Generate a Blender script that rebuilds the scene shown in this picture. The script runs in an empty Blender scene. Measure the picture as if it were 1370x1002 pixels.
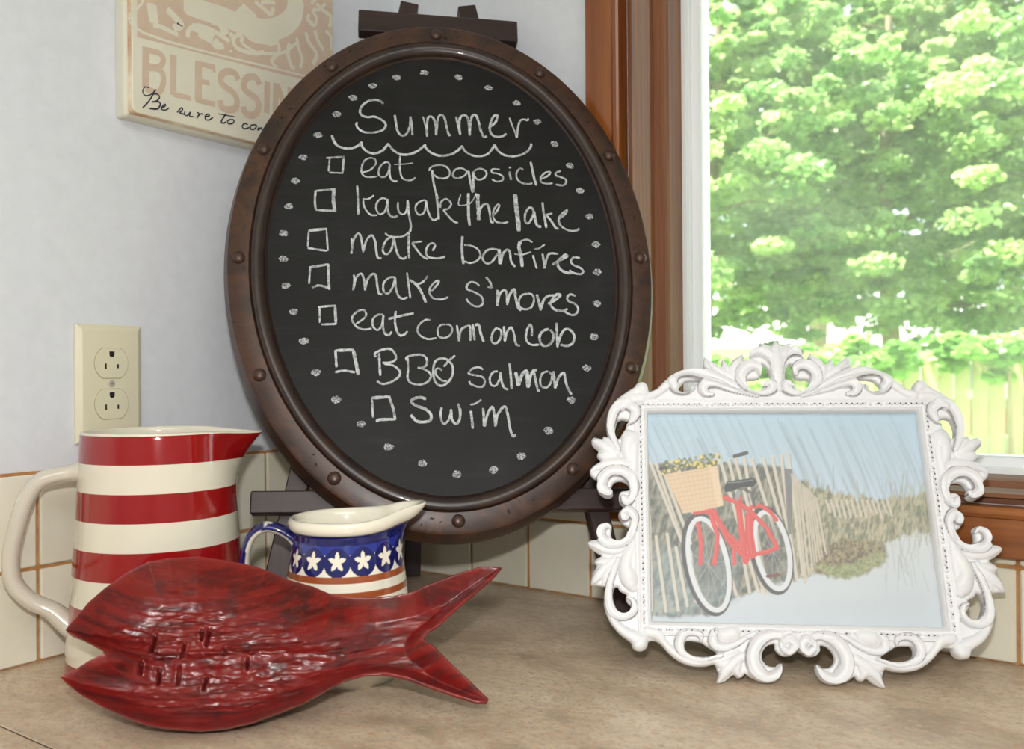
import bpy, math, random, json
import numpy as np
from mathutils import Vector, Matrix
random.seed(7); rng = np.random.default_rng(7)
col = bpy.context.scene.collection
scn = bpy.context.scene
PI = math.pi

# ------------------------------------------------------------ camera
F_PX = 1221.385
yaw, pitch, roll = 0.617074, 0.000292, -0.007308
CAM = Vector((0.82255, -0.89618, 0.25314))
fw = Vector((-math.sin(yaw)*math.cos(pitch), math.cos(yaw)*math.cos(pitch), math.sin(pitch)))
rt = Vector((math.cos(yaw), math.sin(yaw), 0)); up = rt.cross(fw)
r2 = rt*math.cos(roll) + up*math.sin(roll); u2 = -rt*math.sin(roll) + up*math.cos(roll)
cd = bpy.data.cameras.new('camera'); cam = bpy.data.objects.new('camera', cd); col.objects.link(cam)
M = Matrix((r2, u2, -fw)).transposed().to_4x4(); M.translation = CAM
cam.matrix_world = M
cd.sensor_width = 36.0; cd.lens = F_PX/1370*36.0; cd.clip_start = 0.02; cd.clip_end = 200
cd.dof.use_dof = True; cd.dof.focus_distance = 0.86; cd.dof.aperture_fstop = 9.0
scn.camera = cam

# ------------------------------------------------------------ world, sun, room lights, exposure
scn.view_settings.view_transform = 'Standard'; scn.view_settings.look = 'None'
scn.view_settings.exposure = 0.0; scn.view_settings.gamma = 1.0; scn.view_settings.use_curve_mapping = False
w = bpy.data.worlds.new('sky'); scn.world = w; w.use_nodes = True
bg = w.node_tree.nodes['Background']; bg.inputs[0].default_value = (0.86, 0.93, 1.0, 1); bg.inputs[1].default_value = 3.0

def light(name, kind, loc, energy, color=(1,1,1), size=None, sizey=None, target=None, angle=None):
    ld = bpy.data.lights.new(name, kind); ld.energy = energy; ld.color = color
    if size:
        ld.size = size
        if sizey: ld.shape = 'RECTANGLE'; ld.size_y = sizey
    if angle is not None: ld.angle = angle
    o = bpy.data.objects.new(name, ld); col.objects.link(o); o.location = loc
    if target is not None:
        o.rotation_euler = (Vector(target)-Vector(loc)).to_track_quat('-Z', 'Y').to_euler()
    return o
# high summer sun from behind the house (never enters this window)
light('sun', 'SUN', (2, -6, 12), 30.0, (1.0, 0.96, 0.86), target=(2.0+2.6, -6+2.6, 12-9.0), angle=0.01)
# light of the room: added area fill standing in for ceiling bounce, and the pop-up flash just above the lens
light('ceiling_bounce_fill', 'AREA', (1.5, -1.5, 1.46), 41.0, (1.0, 0.97, 0.93), size=1.8, sizey=1.8, target=(1.3, -1.3, 0))
fl = CAM + u2*0.085 - r2*0.01
light('camera_flash', 'AREA', fl, 3.9, (1.0, 0.98, 0.96), size=0.035, sizey=0.02, target=fl+fw)

DATA_TXT = '''{"chalk":{"title":[[26,-601,1823,-636,1856,-695,1867,-766,1844,-825,1787,-847,1718,-826,1671,-768,1653,-698,1662,-628,1631,-581,1578,-594,1524,-641,1488,-723,1469,-805,1472,-862,1508,-885,1554,-879,1588],[26,-483,1691,-473,1603,-459,1508,-425,1449,-378,1450,-341,1512,-319,1595,-317,1677],[24,-317,1677,-305,1568,-301,1453],[18,-183,1682,-167,1600,-152,1519,-148,1438],[26,-148,1451,-144,1574,-129,1670,-93,1685,-64,1645,-49,1550,-50,1461],[26,-50,1468,-36,1591,-15,1688,22,1710,50,1663,65,1568,85,1473,109,1467],[22,172,1695,183,1613,198,1531,208,1470],[29,208,1477,200,1586,216,1683,260,1715,295,1686,309,1590,310,1467],[27,310,1481,321,1591,344,1702,382,1724,409,1663,428,1553,460,1458,497,1466],[27,539,1585,597,1642,623,1712,608,1733,569,1696,534,1598,536,1516,576,1469,636,1464,686,1487,706,1508],[21,753,1703,779,1607,805,1525,821,1457],[22,821,1457,838,1568,868,1666,919,1689,949,1676,963,1704]],"scallop":[[28,-1140,1424,-1117,1352,-1071,1294,-979,1270,-899,1290,-846,1334,-829,1355],[28,-846,1348,-818,1282,-761,1231,-691,1222,-621,1255,-574,1316,-552,1344],[28,-553,1330,-505,1265,-424,1217,-330,1224,-247,1267,-187,1322,-163,1343],[28,-181,1329,-130,1264,-48,1219,46,1218,131,1251,205,1314,224,1342],[26,221,1342,254,1275,324,1230,407,1219,492,1249,544,1311,573,1367],[27,573,1367,603,1300,661,1247,745,1229,843,1246,919,1289,966,1352,974,1393]],"l1":[[19,-825,993,-744,1028,-691,1095,-696,1147,-742,1166,-800,1138,-833,1065,-836,993,-802,948,-733,943,-676,951],[20,-547,1106,-581,1122,-634,1083,-661,1017,-653,959,-601,947,-560,1007,-545,1099],[23,-545,1099,-551,1007,-538,929,-504,900,-470,902],[21,-435,1201,-442,1102,-438,1010,-417,938,-359,914,-313,924,-283,948],[14,-501,1096,-396,1103,-302,1119],[21,-141,1031,-110,1078,-33,1103,37,1089,77,1037,69,977,21,946,-49,954,-89,986],[23,-105,1039,-102,966,-86,836,-67,758,-58,706],[20,244,1048,210,1070,150,1059,113,1011,117,965,169,953,230,981,261,1028,244,1055],[24,280,1042,287,950,310,786],[31,329,1037,325,951,316,793],[21,339,1044,400,1072,459,1047,468,1001,430,953,370,941,342,978],[20,615,1067,537,1069,529,1029,589,1017,641,985,632,938,572,924,523,949],[27,716,1047,720,1001,729,947],[24,713,1094,737,1092],[21,869,1071,833,1084,794,1036,793,969,835,917,907,901,956,913],[29,954,1168,966,1074,978,980,997,887],[21,1044,962,1119,997,1159,1039,1148,1055,1098,1037,1051,982,1054,929,1113,910,1175,918],[22,1277,1069,1227,1047,1218,1013,1266,994,1319,969,1321,922,1283,894,1210,903]],"l2":[[23,-883,843,-878,740,-875,612,-874,511],[19,-713,733,-770,691,-827,690],[20,-822,690,-817,614,-783,544,-738,507,-682,508],[21,-588,695,-634,700,-680,655,-692,578,-659,521,-613,541,-584,618,-577,695],[25,-577,695,-576,580,-557,511,-512,488,-477,506],[21,-469,659,-470,582,-448,532,-408,526,-379,584,-368,687],[25,-368,687,-362,546,-343,394,-356,318],[20,-606,308,-572,277,-493,263,-414,279,-362,324],[21,-186,691,-232,677,-280,637,-290,573,-260,522,-213,536,-188,600,-180,691],[23,-180,691,-166,575,-134,486,-100,461,-65,487],[26,-73,758,-60,629,-54,468],[21,-35,603,-24,668,24,708,64,683,80,644,43,592,-4,585],[23,-4,578,52,502,96,452,143,433],[14,185,763,157,646,227,641,293,675,338,754,345,780],[31,266,778,260,635,257,506,264,403],[40,365,774,360,663,362,559,360,469],[26,362,508,390,612,440,658,468,639,482,549,489,458,518,446],[21,516,523,566,589,587,648,563,648,525,588,515,510,547,453,617,441,671,455],[50,761,776,765,645,773,515,777,347],[24,947,583,931,622,895,615,855,542,853,458,890,446,931,518,953,583],[31,953,583,959,492,978,415,1019,403],[27,1050,690,1054,572,1065,468,1072,390],[21,1149,561,1088,547,1070,546],[26,1087,534,1131,469,1173,392,1203,386],[24,1218,503,1281,550,1309,597,1290,590,1232,536,1209,471,1240,406,1315,362,1388,363,1426,389]],"l3":[[22,-943,247,-938,148,-946,74],[24,-943,111,-920,235,-875,298,-848,248,-827,88],[24,-827,100,-809,175,-786,237,-741,281,-708,213,-698,114,-683,34,-644,26],[23,-527,265,-584,240,-625,164,-629,96,-587,72,-541,141,-522,253],[25,-519,253,-501,141,-475,55,-431,24,-396,43],[25,-362,318,-371,180,-369,31],[21,-233,219,-336,203],[23,-336,199,-293,131,-238,57,-182,20],[23,-128,114,-104,171,-120,198,-166,182,-197,107,-181,51,-125,33,-57,34,-5,53],[28,183,283,173,163,174,51,182,-30],[21,197,183,266,177,333,140,360,78,328,15,257,-17,189,1],[23,542,136,473,142,413,110,381,47,396,-3,442,-22,490,16,540,92],[40,555,143,561,55,557,-27],[26,563,-21,599,93,648,137,669,94,675,6,713,-57],[38,788,234,767,171,784,57,788,-56],[20,912,223,855,254,788,234],[19,715,88,797,82,893,115],[24,908,77,921,8,940,-74],[19,930,147,978,154,1041,199],[26,1010,97,1017,21,1020,-73],[24,1022,-67,1054,47,1093,98,1176,93],[31,1108,-28,1194,23,1269,68,1246,81,1182,23,1161,-28,1198,-91,1267,-122,1315,-115],[24,1405,50,1340,56,1306,11,1333,-33,1402,-64,1429,-102,1396,-133,1326,-121,1281,-90]],"l4":[[22,332,-270,305,-239,248,-227,207,-264,210,-307,277,-337,344,-380,364,-440,333,-489,271,-489,216,-447,195,-410],[25,405,-171,448,-232,457,-294],[17,417,-282,463,-288],[28,519,-312,514,-404,504,-489],[25,512,-452,540,-355,588,-312,609,-355,608,-477],[28,608,-464,637,-367,692,-305,699,-391,715,-501,748,-537],[23,840,-354,770,-366,731,-428,738,-501,795,-525,854,-501,887,-427,874,-366,829,-348],[28,921,-360,938,-452,950,-537],[28,951,-525,986,-427,1036,-378,1107,-371],[28,1030,-464,1103,-427,1165,-371,1131,-359,1080,-415,1059,-476,1096,-525,1176,-543,1230,-519],[24,1324,-377,1272,-359,1234,-396,1254,-439,1311,-464,1342,-519,1314,-574,1266,-586,1210,-556,1189,-525],[22,-923,-155,-917,-215,-932,-323],[24,-929,-311,-901,-191,-851,-142,-824,-203,-812,-323],[24,-812,-311,-785,-202,-729,-142,-702,-178,-692,-274,-677,-352,-644,-364],[22,-519,-177,-580,-189,-631,-250,-627,-334,-583,-352,-537,-274,-515,-183],[25,-515,-183,-510,-286,-484,-382,-440,-412,-395,-394],[22,-395,-127,-381,-261,-368,-406],[23,-188,-162,-234,-224,-291,-248,-369,-206],[29,-357,-212,-292,-273,-249,-357,-213,-453],[22,-153,-327,-95,-259,-76,-217,-110,-223,-163,-284,-171,-357,-128,-411,-49,-417,13,-393]],"l5":[[22,-904,-678,-828,-620,-805,-573,-832,-531,-892,-549,-942,-608,-931,-667,-883,-719,-818,-737,-753,-726],[22,-642,-579,-696,-585,-741,-632,-739,-702,-698,-743,-654,-691,-636,-585],[24,-636,-585,-643,-691,-628,-773,-590,-796,-557,-761],[24,-515,-543,-524,-644,-513,-738,-481,-797,-437,-791,-404,-756],[26,-588,-626,-477,-597,-338,-567],[20,-174,-639,-224,-638,-280,-680,-306,-739,-284,-798,-208,-839,-119,-828],[20,-25,-686,-70,-692,-105,-739,-96,-810,-41,-828,15,-799,40,-740,19,-692,-20,-686],[22,88,-693,95,-787,103,-864],[25,104,-847,124,-752,171,-711,216,-705,218,-788,215,-859],[27,245,-681,253,-764,260,-853],[29,267,-693,307,-693,325,-788,349,-871],[23,492,-718,450,-765,429,-836,444,-884,489,-878,527,-813,530,-754,497,-730],[25,561,-706,562,-789,563,-873],[25,564,-861,585,-778,634,-718,659,-790,675,-897,714,-915],[25,840,-815,845,-731,830,-689,792,-755,780,-850,828,-904,908,-904],[28,1023,-737,964,-755,920,-815,931,-899,987,-917,1042,-875,1064,-804,1034,-743],[26,1103,-671,1100,-792,1095,-935],[28,1097,-911,1133,-816,1184,-744,1242,-750,1277,-817,1254,-889,1194,-918,1126,-906]],"l6":[[24,-718,-1023,-723,-983,-658,-949,-581,-938,-533,-984,-524,-1042,-573,-1076,-654,-1081],[26,-685,-983,-681,-1098,-677,-1212],[24,-638,-1092,-552,-1110,-488,-1168,-500,-1225,-566,-1275,-652,-1297,-710,-1268],[24,-421,-1060,-415,-1025,-343,-1003,-267,-1004,-224,-1044,-226,-1102,-270,-1136,-314,-1136],[22,-409,-1031,-407,-1146,-414,-1237,-383,-1289,-297,-1307,-220,-1280,-186,-1217,-217,-1171,-271,-1142],[24,-81,-1040,-137,-1068,-162,-1149,-154,-1263,-102,-1321,-35,-1299,22,-1220,26,-1116,-27,-1052,-81,-1040],[20,-75,-1167,-107,-1144,-140,-1160,-131,-1218,-78,-1270,-35,-1276],[22,-57,-1127,-5,-1064,58,-1012],[22,330,-1160,286,-1136,219,-1153,184,-1199,238,-1216,315,-1235,340,-1281,321,-1332,266,-1337,201,-1308,186,-1279],[22,474,-1179,428,-1190,392,-1247,400,-1316,444,-1328,485,-1271,501,-1191],[25,501,-1191,507,-1283,531,-1352,569,-1370],[27,596,-1098,601,-1203,603,-1365],[38,652,-1192,665,-1262,672,-1337],[36,672,-1331,718,-1216,765,-1182,766,-1263,768,-1356],[34,772,-1350,796,-1240,833,-1182,868,-1171],[27,838,-1194,849,-1287,865,-1380,887,-1386],[23,980,-1184,922,-1207,895,-1276,902,-1340,957,-1353,1001,-1301,1017,-1231,991,-1190],[30,1032,-1185,1037,-1266,1041,-1365],[27,1042,-1359,1083,-1255,1139,-1203,1150,-1280,1167,-1361,1201,-1431]],"l7":[[30,-241,-1455,-290,-1437,-354,-1447,-382,-1481,-335,-1521,-250,-1555,-198,-1612,-210,-1668,-275,-1683,-339,-1671,-391,-1609],[24,-93,-1541,-106,-1614,-92,-1687,-60,-1698,-21,-1649,-1,-1560],[28,-1,-1560,0,-1660,42,-1706,76,-1662,85,-1573,66,-1505],[28,189,-1580,196,-1664,201,-1759],[20,186,-1518,236,-1508,298,-1469],[26,311,-1554,312,-1644,311,-1739],[28,318,-1739,345,-1633,399,-1544,417,-1623,422,-1741],[28,422,-1736,450,-1624,521,-1541,549,-1626,564,-1761,587,-1834,620,-1835]],"b1":[[25,-1195,1152,-1012,1171],[20,-1161,1153,-1172,997],[20,-1166,984,-1024,981],[23,-1018,1164,-1030,988]],"b2":[[25,-1311,769,-1104,796],[25,-1302,769,-1308,654,-1299,560],[24,-1299,554,-1104,547],[38,-1118,792,-1123,671,-1109,538]],"b3":[[31,-1369,322,-1187,346],[20,-1366,322,-1375,143],[22,-1375,131,-1186,102],[20,-1192,343,-1177,103]],"b4":[[30,-1360,-80,-1169,-42],[22,-1349,-86,-1359,-254],[26,-1331,-295,-1261,-271,-1158,-300],[26,-1173,-42,-1172,-169,-1161,-318]],"b5":[[24,-1271,-502,-1104,-484],[19,-1255,-508,-1254,-666],[24,-1238,-683,-1093,-678],[28,-1107,-478,-1098,-678]],"b6":[[32,-1098,-951,-927,-947],[26,-1103,-945,-1098,-1037,-1093,-1122],[25,-1108,-1173,-1024,-1157,-917,-1175],[36,-932,-952,-906,-1084,-886,-1204]],"b7":[[32,-760,-1435,-579,-1427],[21,-758,-1441,-752,-1630],[30,-705,-1675,-700,-1653,-541,-1650],[26,-595,-1432,-560,-1539,-541,-1661]]},"dots":[[-453,2153],[-155,2229],[218,2190],[-707,2040],[-921,1883],[-1094,1677],[-1280,1420],[542,2070],[845,1893],[1056,1666],[1231,1397],[-1429,1156],[-1506,878],[-1564,589],[-1615,289],[-1611,13],[-1585,-275],[-1505,-550],[-1399,-852],[-1284,-1172],[-1094,-1446],[-864,-1690],[-608,-1921],[-295,-2087],[27,-2200],[379,-2167],[661,-2039],[944,-1793],[1197,-1486],[1379,-1154],[1484,-824],[1546,-460],[1576,-109],[1592,206],[1547,531],[1469,835],[1383,1133]],"fout":[[0,1611],[-30,1567],[-73,1556],[-129,1587],[-144,1568],[-129,1535],[-191,1532],[-227,1490],[-247,1417],[-295,1399],[-285,1445],[-304,1476],[-330,1454],[-391,1409],[-424,1358],[-471,1422],[-488,1413],[-503,1346],[-560,1392],[-638,1448],[-653,1384],[-647,1320],[-731,1335],[-832,1321],[-918,1285],[-1004,1217],[-1074,1145],[-1125,1115],[-1156,1109],[-1171,1169],[-1211,1202],[-1262,1188],[-1290,1146],[-1354,1110],[-1439,1053],[-1502,964],[-1537,874],[-1544,768],[-1531,681],[-1565,695],[-1585,667],[-1649,681],[-1677,649],[-1660,602],[-1615,559],[-1627,507],[-1594,459],[-1652,424],[-1692,369],[-1669,318],[-1622,285],[-1627,217],[-1595,159],[-1537,131],[-1492,148],[-1491,185],[-1504,218],[-1479,269],[-1421,286],[-1364,261],[-1337,211],[-1357,194],[-1414,185],[-1436,143],[-1427,85],[-1388,44],[-1424,19],[-1441,-22],[-1428,-63],[-1401,-96],[-1390,-111],[-1353,-131],[-1362,-171],[-1387,-220],[-1443,-248],[-1491,-238],[-1507,-189],[-1498,-124],[-1523,-97],[-1563,-95],[-1612,-125],[-1631,-183],[-1617,-239],[-1677,-248],[-1709,-273],[-1685,-313],[-1628,-352],[-1588,-379],[-1636,-408],[-1649,-440],[-1629,-472],[-1661,-527],[-1681,-622],[-1629,-629],[-1589,-636],[-1561,-644],[-1570,-721],[-1571,-799],[-1543,-890],[-1497,-965],[-1435,-1032],[-1351,-1090],[-1340,-1127],[-1306,-1156],[-1252,-1157],[-1213,-1124],[-1201,-1079],[-1143,-1077],[-1097,-1106],[-1053,-1157],[-994,-1207],[-919,-1249],[-829,-1269],[-739,-1266],[-670,-1250],[-650,-1300],[-640,-1329],[-661,-1394],[-594,-1378],[-524,-1326],[-489,-1351],[-451,-1338],[-430,-1312],[-384,-1344],[-297,-1377],[-224,-1378],[-163,-1345],[-131,-1279],[-137,-1229],[-163,-1237],[-186,-1256],[-245,-1249],[-287,-1204],[-283,-1145],[-242,-1093],[-182,-1077],[-177,-1121],[-135,-1163],[-76,-1169],[-30,-1146],[0,-1123]],"fholes":[[[-891,1131],[-869,1176],[-814,1219],[-693,1219],[-708,1183],[-768,1176],[-791,1111],[-858,1111]],[[-283,1191],[-268,1227],[-209,1230],[-159,1244],[-138,1307],[-129,1379],[-86,1343],[-66,1279],[-69,1222],[-120,1199],[-149,1136],[-192,1110],[-248,1137]],[[-1458,786],[-1441,839],[-1390,856],[-1340,830],[-1363,795],[-1370,760],[-1417,681],[-1448,672],[-1464,733]],[[-1482,-650],[-1455,-638],[-1431,-672],[-1377,-702],[-1388,-733],[-1370,-772],[-1342,-802],[-1363,-841],[-1410,-857],[-1457,-835],[-1487,-766],[-1495,-705]],[[-906,-1087],[-882,-1068],[-822,-1070],[-761,-1083],[-732,-1105],[-673,-1140],[-651,-1162],[-690,-1185],[-796,-1190],[-871,-1174],[-908,-1138]]],"frame":[[1,-763,1140,21,-831,1108,31,-906,1131,41,-941,1198,41,-901,1271,42,-799,1299,48,-665,1280,52,-534,1228,44,-420,1174,34,-323,1119,23,-227,1074,13],[1,-591,1076,17,-648,1085,31,-671,1139,43,-628,1184,48,-536,1174,37,-439,1129,25,-325,1093,17,-195,1056,10],[0,-1160,1070,52,-1075,1105,38,-1006,1168,43,-936,1231,35],[0,-1217,1142,63,-1212,1138,63],[0,-640,1442,5,-594,1383,24,-513,1310,43,-416,1246,34],[0,-483,1419,5,-469,1355,31,-414,1282,34],[0,-304,1472,5,-342,1390,43,-396,1318,48,-368,1209,37,-289,1137,23,-192,1101,13],[1,-157,1271,17,-170,1334,37,-244,1353,51,-317,1299,51,-335,1213,44,-281,1137,30,-193,1092,23,-111,1092,30,-59,1136,43,-72,1180,33,-123,1163,20],[1,-240,1417,7,-221,1462,26,-177,1489,43,-136,1489,43,-71,1452,41,-34,1388,34,-22,1315,24],[0,-139,1568,7,-99,1531,34,-53,1475,41,-17,1387,41],[0,17,1603,5,13,1533,48,6,1442,58,-2,1315,57,-9,1207,27,-14,1136,33],[0,-1260,1124,52,-1346,1062,43,-1431,999,38],[1,-1349,803,14,-1298,847,34,-1280,918,43,-1330,972,45,-1406,981,49,-1474,910,43,-1504,768,34,-1479,663,27,-1435,559,20],[0,-1367,698,48,-1334,663,68,-1355,585,54,-1337,491,47,-1297,405,33,-1274,304,16],[0,-1669,646,7,-1610,628,38,-1535,576,47,-1452,525,34],[0,-1560,689,5,-1535,646,27,-1485,576,30],[0,-1622,498,14,-1569,507,37,-1469,507,37],[0,-1685,361,7,-1619,404,30,-1536,430,44,-1436,439,47,-1354,405,37,-1298,337,23],[1,-1504,218,10,-1524,171,30,-1586,218,46,-1573,302,47,-1503,362,43,-1404,362,46,-1326,303,43,-1300,219,39,-1317,136,29,-1367,94,39,-1394,127,23],[0,-1406,963,45,-1312,1043,52,-1228,1052,52],[0,-1304,681,51,-1312,136,36],[1,-1384,-41,39,-1400,-8,23,-1351,17,36,-1304,-40,35,-1304,-97,29,-1322,-163,32,-1363,-236,38,-1443,-277,38,-1540,-270,41,-1591,-215,39,-1588,-150,35,-1539,-120,23,-1507,-145,8],[0,-1709,-273,6,-1636,-296,26,-1556,-327,32,-1460,-334,32,-1396,-301,22],[0,-1636,-440,13,-1572,-431,32,-1493,-422,25],[0,-1676,-617,9,-1629,-566,34,-1557,-486,41,-1476,-406,28],[0,-1581,-644,5,-1549,-565,28,-1493,-485,31],[1,-1445,-405,16,-1489,-517,25,-1521,-627,28,-1530,-736,31,-1504,-836,37,-1434,-885,33,-1352,-863,33,-1311,-809,27,-1330,-748,18,-1377,-726,9],[0,-1558,-690,12,-1543,-798,23,-1520,-890,30,-1473,-965,45,-1404,-1023,54,-1327,-1052,54,-1266,-1080,56],[0,-1282,-1103,62,-1274,-1095,62],[0,-1323,-292,39,-1365,-388,47,-1382,-484,59,-1359,-562,70,-1344,-601,59],[0,-1210,-1004,42,-1126,-1025,42,-1082,-1091,35,-1007,-1163,32,-918,-1220,32,-828,-1244,29,-707,-1229,23,-601,-1204,17,-477,-1135,11],[1,-776,-1069,9,-782,-1017,22,-842,-996,26,-914,-1012,32,-956,-1088,35,-931,-1161,29,-857,-1203,20,-752,-1215,17,-614,-1175,14],[1,-598,-990,17,-662,-992,26,-681,-1052,35,-656,-1098,38,-581,-1108,32,-489,-1077,26,-396,-1023,17,-303,-983,14],[0,-584,-1020,58,-515,-1003,58],[0,-652,-1394,4,-614,-1328,31,-543,-1254,43,-449,-1179,34],[0,-674,-1257,9,-617,-1241,29,-527,-1224,28],[0,-459,-1346,8,-501,-1296,28,-483,-1238,28],[1,-106,-1067,11,-125,-1016,26,-214,-1004,37,-302,-1046,46,-360,-1132,48,-370,-1220,51,-330,-1299,53,-265,-1336,39,-190,-1314,33,-150,-1265,14,-137,-1232,4],[1,-131,-1105,14,-126,-1068,23,-66,-1030,34,-28,-1080,34,-74,-1133,31,-120,-1109,23],[0,-185,-1010,28,-64,-993,34,22,-1050,37],[0,-76,-1067,28,-72,-1074,28],[0,-1316,-98,32,-1324,-639,40]],"sign_letters":[[74,3776,5739,3784,5334],[56,3776,5712,3649,5722,3597,5698,3594,5637,3641,5585,3777,5559],[59,3778,5541,3641,5562,3590,5514,3599,5404,3652,5329,3784,5334],[70,3474,5748,3481,5348],[26,3509,5722,3442,5726],[51,3481,5356,3278,5361],[82,3182,5758,3189,5363],[54,3210,5742,2983,5756],[32,2996,5760,2993,5701],[50,3184,5565,3052,5575],[54,3223,5363,2986,5371],[72,2686,5702,2736,5764,2826,5757,2896,5705,2912,5627,2857,5584,2758,5550,2708,5479,2729,5391,2820,5353,2899,5359,2927,5426],[75,2405,5724,2457,5787,2541,5774,2604,5715,2615,5636,2563,5599,2459,5565,2417,5498,2450,5405,2534,5360,2607,5377,2627,5432],[76,2297,5786,2311,5437],[78,2176,5799,2190,5438],[78,2165,5793,2000,5438],[80,1974,5798,1989,5431]],"sign_script":[[12,3745,5348,3791,5347,3816,5295,3785,5265,3720,5296,3669,5355],[14,3686,5343,3721,5266,3772,5192,3818,5139],[14,3720,5296,3661,5311,3635,5284,3670,5240,3721,5220],[16,3721,5220,3644,5238,3627,5212,3662,5165,3747,5150],[12,3610,5185,3570,5217,3575,5232,3605,5201,3610,5172,3570,5175,3528,5207],[13,3439,5181,3389,5240,3374,5224,3407,5185,3362,5183],[13,3343,5223,3356,5181,3320,5178,3283,5221,3295,5179,3247,5182],[13,3209,5234,3183,5228,3210,5170],[12,3196,5198,3153,5235,3131,5224],[14,3112,5208,3058,5236,3073,5250,3108,5221,3103,5187,3059,5192,3012,5230],[16,2850,5305,2910,5209,2880,5199,2851,5217],[10,2948,5282,2850,5288,2740,5297],[14,2790,5260,2831,5231,2817,5205,2765,5223,2748,5256,2784,5262],[15,2567,5251,2614,5253,2643,5213,2608,5197,2546,5227],[15,2483,5270,2531,5246,2525,5210,2477,5225,2451,5265,2483,5270],[15,2419,5258,2435,5220,2388,5256,2377,5224]],"sign_orn":[[25,3797,6203,3803,5871,1728,5992],[211,3353,6304,3103,6305,2831,6318,2588,6293],[232,2711,6433,2595,6345,2355,6341,2103,6447,1920,6626,1865,6868],[47,2669,6461,2690,6354,2630,6255,2506,6190,2293,6219,2138,6290],[35,2526,6320,2536,6368,2609,6329,2609,6261,2527,6201],[45,2337,6103,2465,6049,2611,6033,2713,6046,2753,6117,2692,6177,2631,6170,2652,6114],[46,3698,5968,3612,5987,3490,5970,3418,5968],[74,3541,6180,3453,6130,3382,6074,3472,6015],[108,3713,6186,3697,6068,3681,5997],[50,3310,5969,3291,6054,3179,6128,2989,6129,2793,6081],[87,3254,6097,3142,6099,2990,6105],[88,3180,6055,3067,6041,3009,6025],[68,3010,6009,2952,5985,2873,6016],[54,2872,6123,2911,6219,2949,6305,2900,6321],[61,2930,6229,2852,6146],[29,2762,6206,2756,6200],[31,2379,6237,2374,6229],[38,2784,5992,2774,5978],[34,2644,6109,2454,6067,2233,6110,2055,6181,1843,6363],[42,2282,6195,2156,6252,2131,6159,2234,6030,2159,5971],[55,1976,6304,2003,6175,1952,6047,1899,6041],[44,1870,6397,1844,6281,1792,6173,1820,6063],[51,1735,6499,1681,6390,1572,6297,1629,6156],[52,1597,6561,1543,6452,1459,6371],[40,1679,6619,1597,6624,1568,6716,1623,6782,1511,6839,1426,6930],[53,1567,6884,1455,6836,1313,6797,1371,6672],[48,1429,6612,1315,6540,1345,6403],[40,1678,6723,1706,6652,1624,6636],[35,1650,6857,1566,6947],[52,2628,6525,2545,6484,2441,6449],[49,2460,6613,2354,6579,2246,6545,2202,6629],[45,2375,6624,2289,6670,2179,6688],[43,1246,7053,1264,6384],[92,3028,6238,2917,6235,2828,6150],[69,2986,6046,2920,5991],[53,2782,6182,2760,6132]],"sign_tan":[[3864,6224],[3869,5810],[1728,5941],[1142,7138]],"fish":[[-991,803],[-941,897],[-881,1022],[-777,1156],[-652,1276],[-507,1372],[-342,1400],[-125,1406],[64,1367],[253,1322],[415,1262],[578,1174],[788,1099],[937,1020],[1102,987],[1266,982],[1434,993],[1560,1017],[1646,1064],[1818,1132],[1991,1194],[2126,1230],[2290,1214],[2203,1113],[2069,996],[1912,861],[1761,718],[1677,661],[1636,620],[1735,530],[1847,395],[1981,251],[2100,114],[2087,83],[2011,87],[1857,146],[1665,227],[1509,298],[1354,341],[1200,343],[1064,309],[933,244],[788,161],[606,94],[428,34],[250,2],[75,-4],[-145,24],[-282,55],[-427,113],[-607,202],[-760,291],[-874,376],[-942,439],[-846,490],[-765,555],[-683,603],[-681,621],[-777,680],[-905,750]]}'''

# ------------------------------------------------------------ helpers
def S(r, g, b):
    f = lambda c: (c/255/12.92 if c/255 <= 0.04045 else ((c/255+0.055)/1.055)**2.4)
    return (f(r), f(g), f(b), 1)
def SA(c):
    c = np.asarray(c, float)/255
    return np.where(c <= 0.04045, c/12.92, ((c+0.055)/1.055)**2.4)

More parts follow.
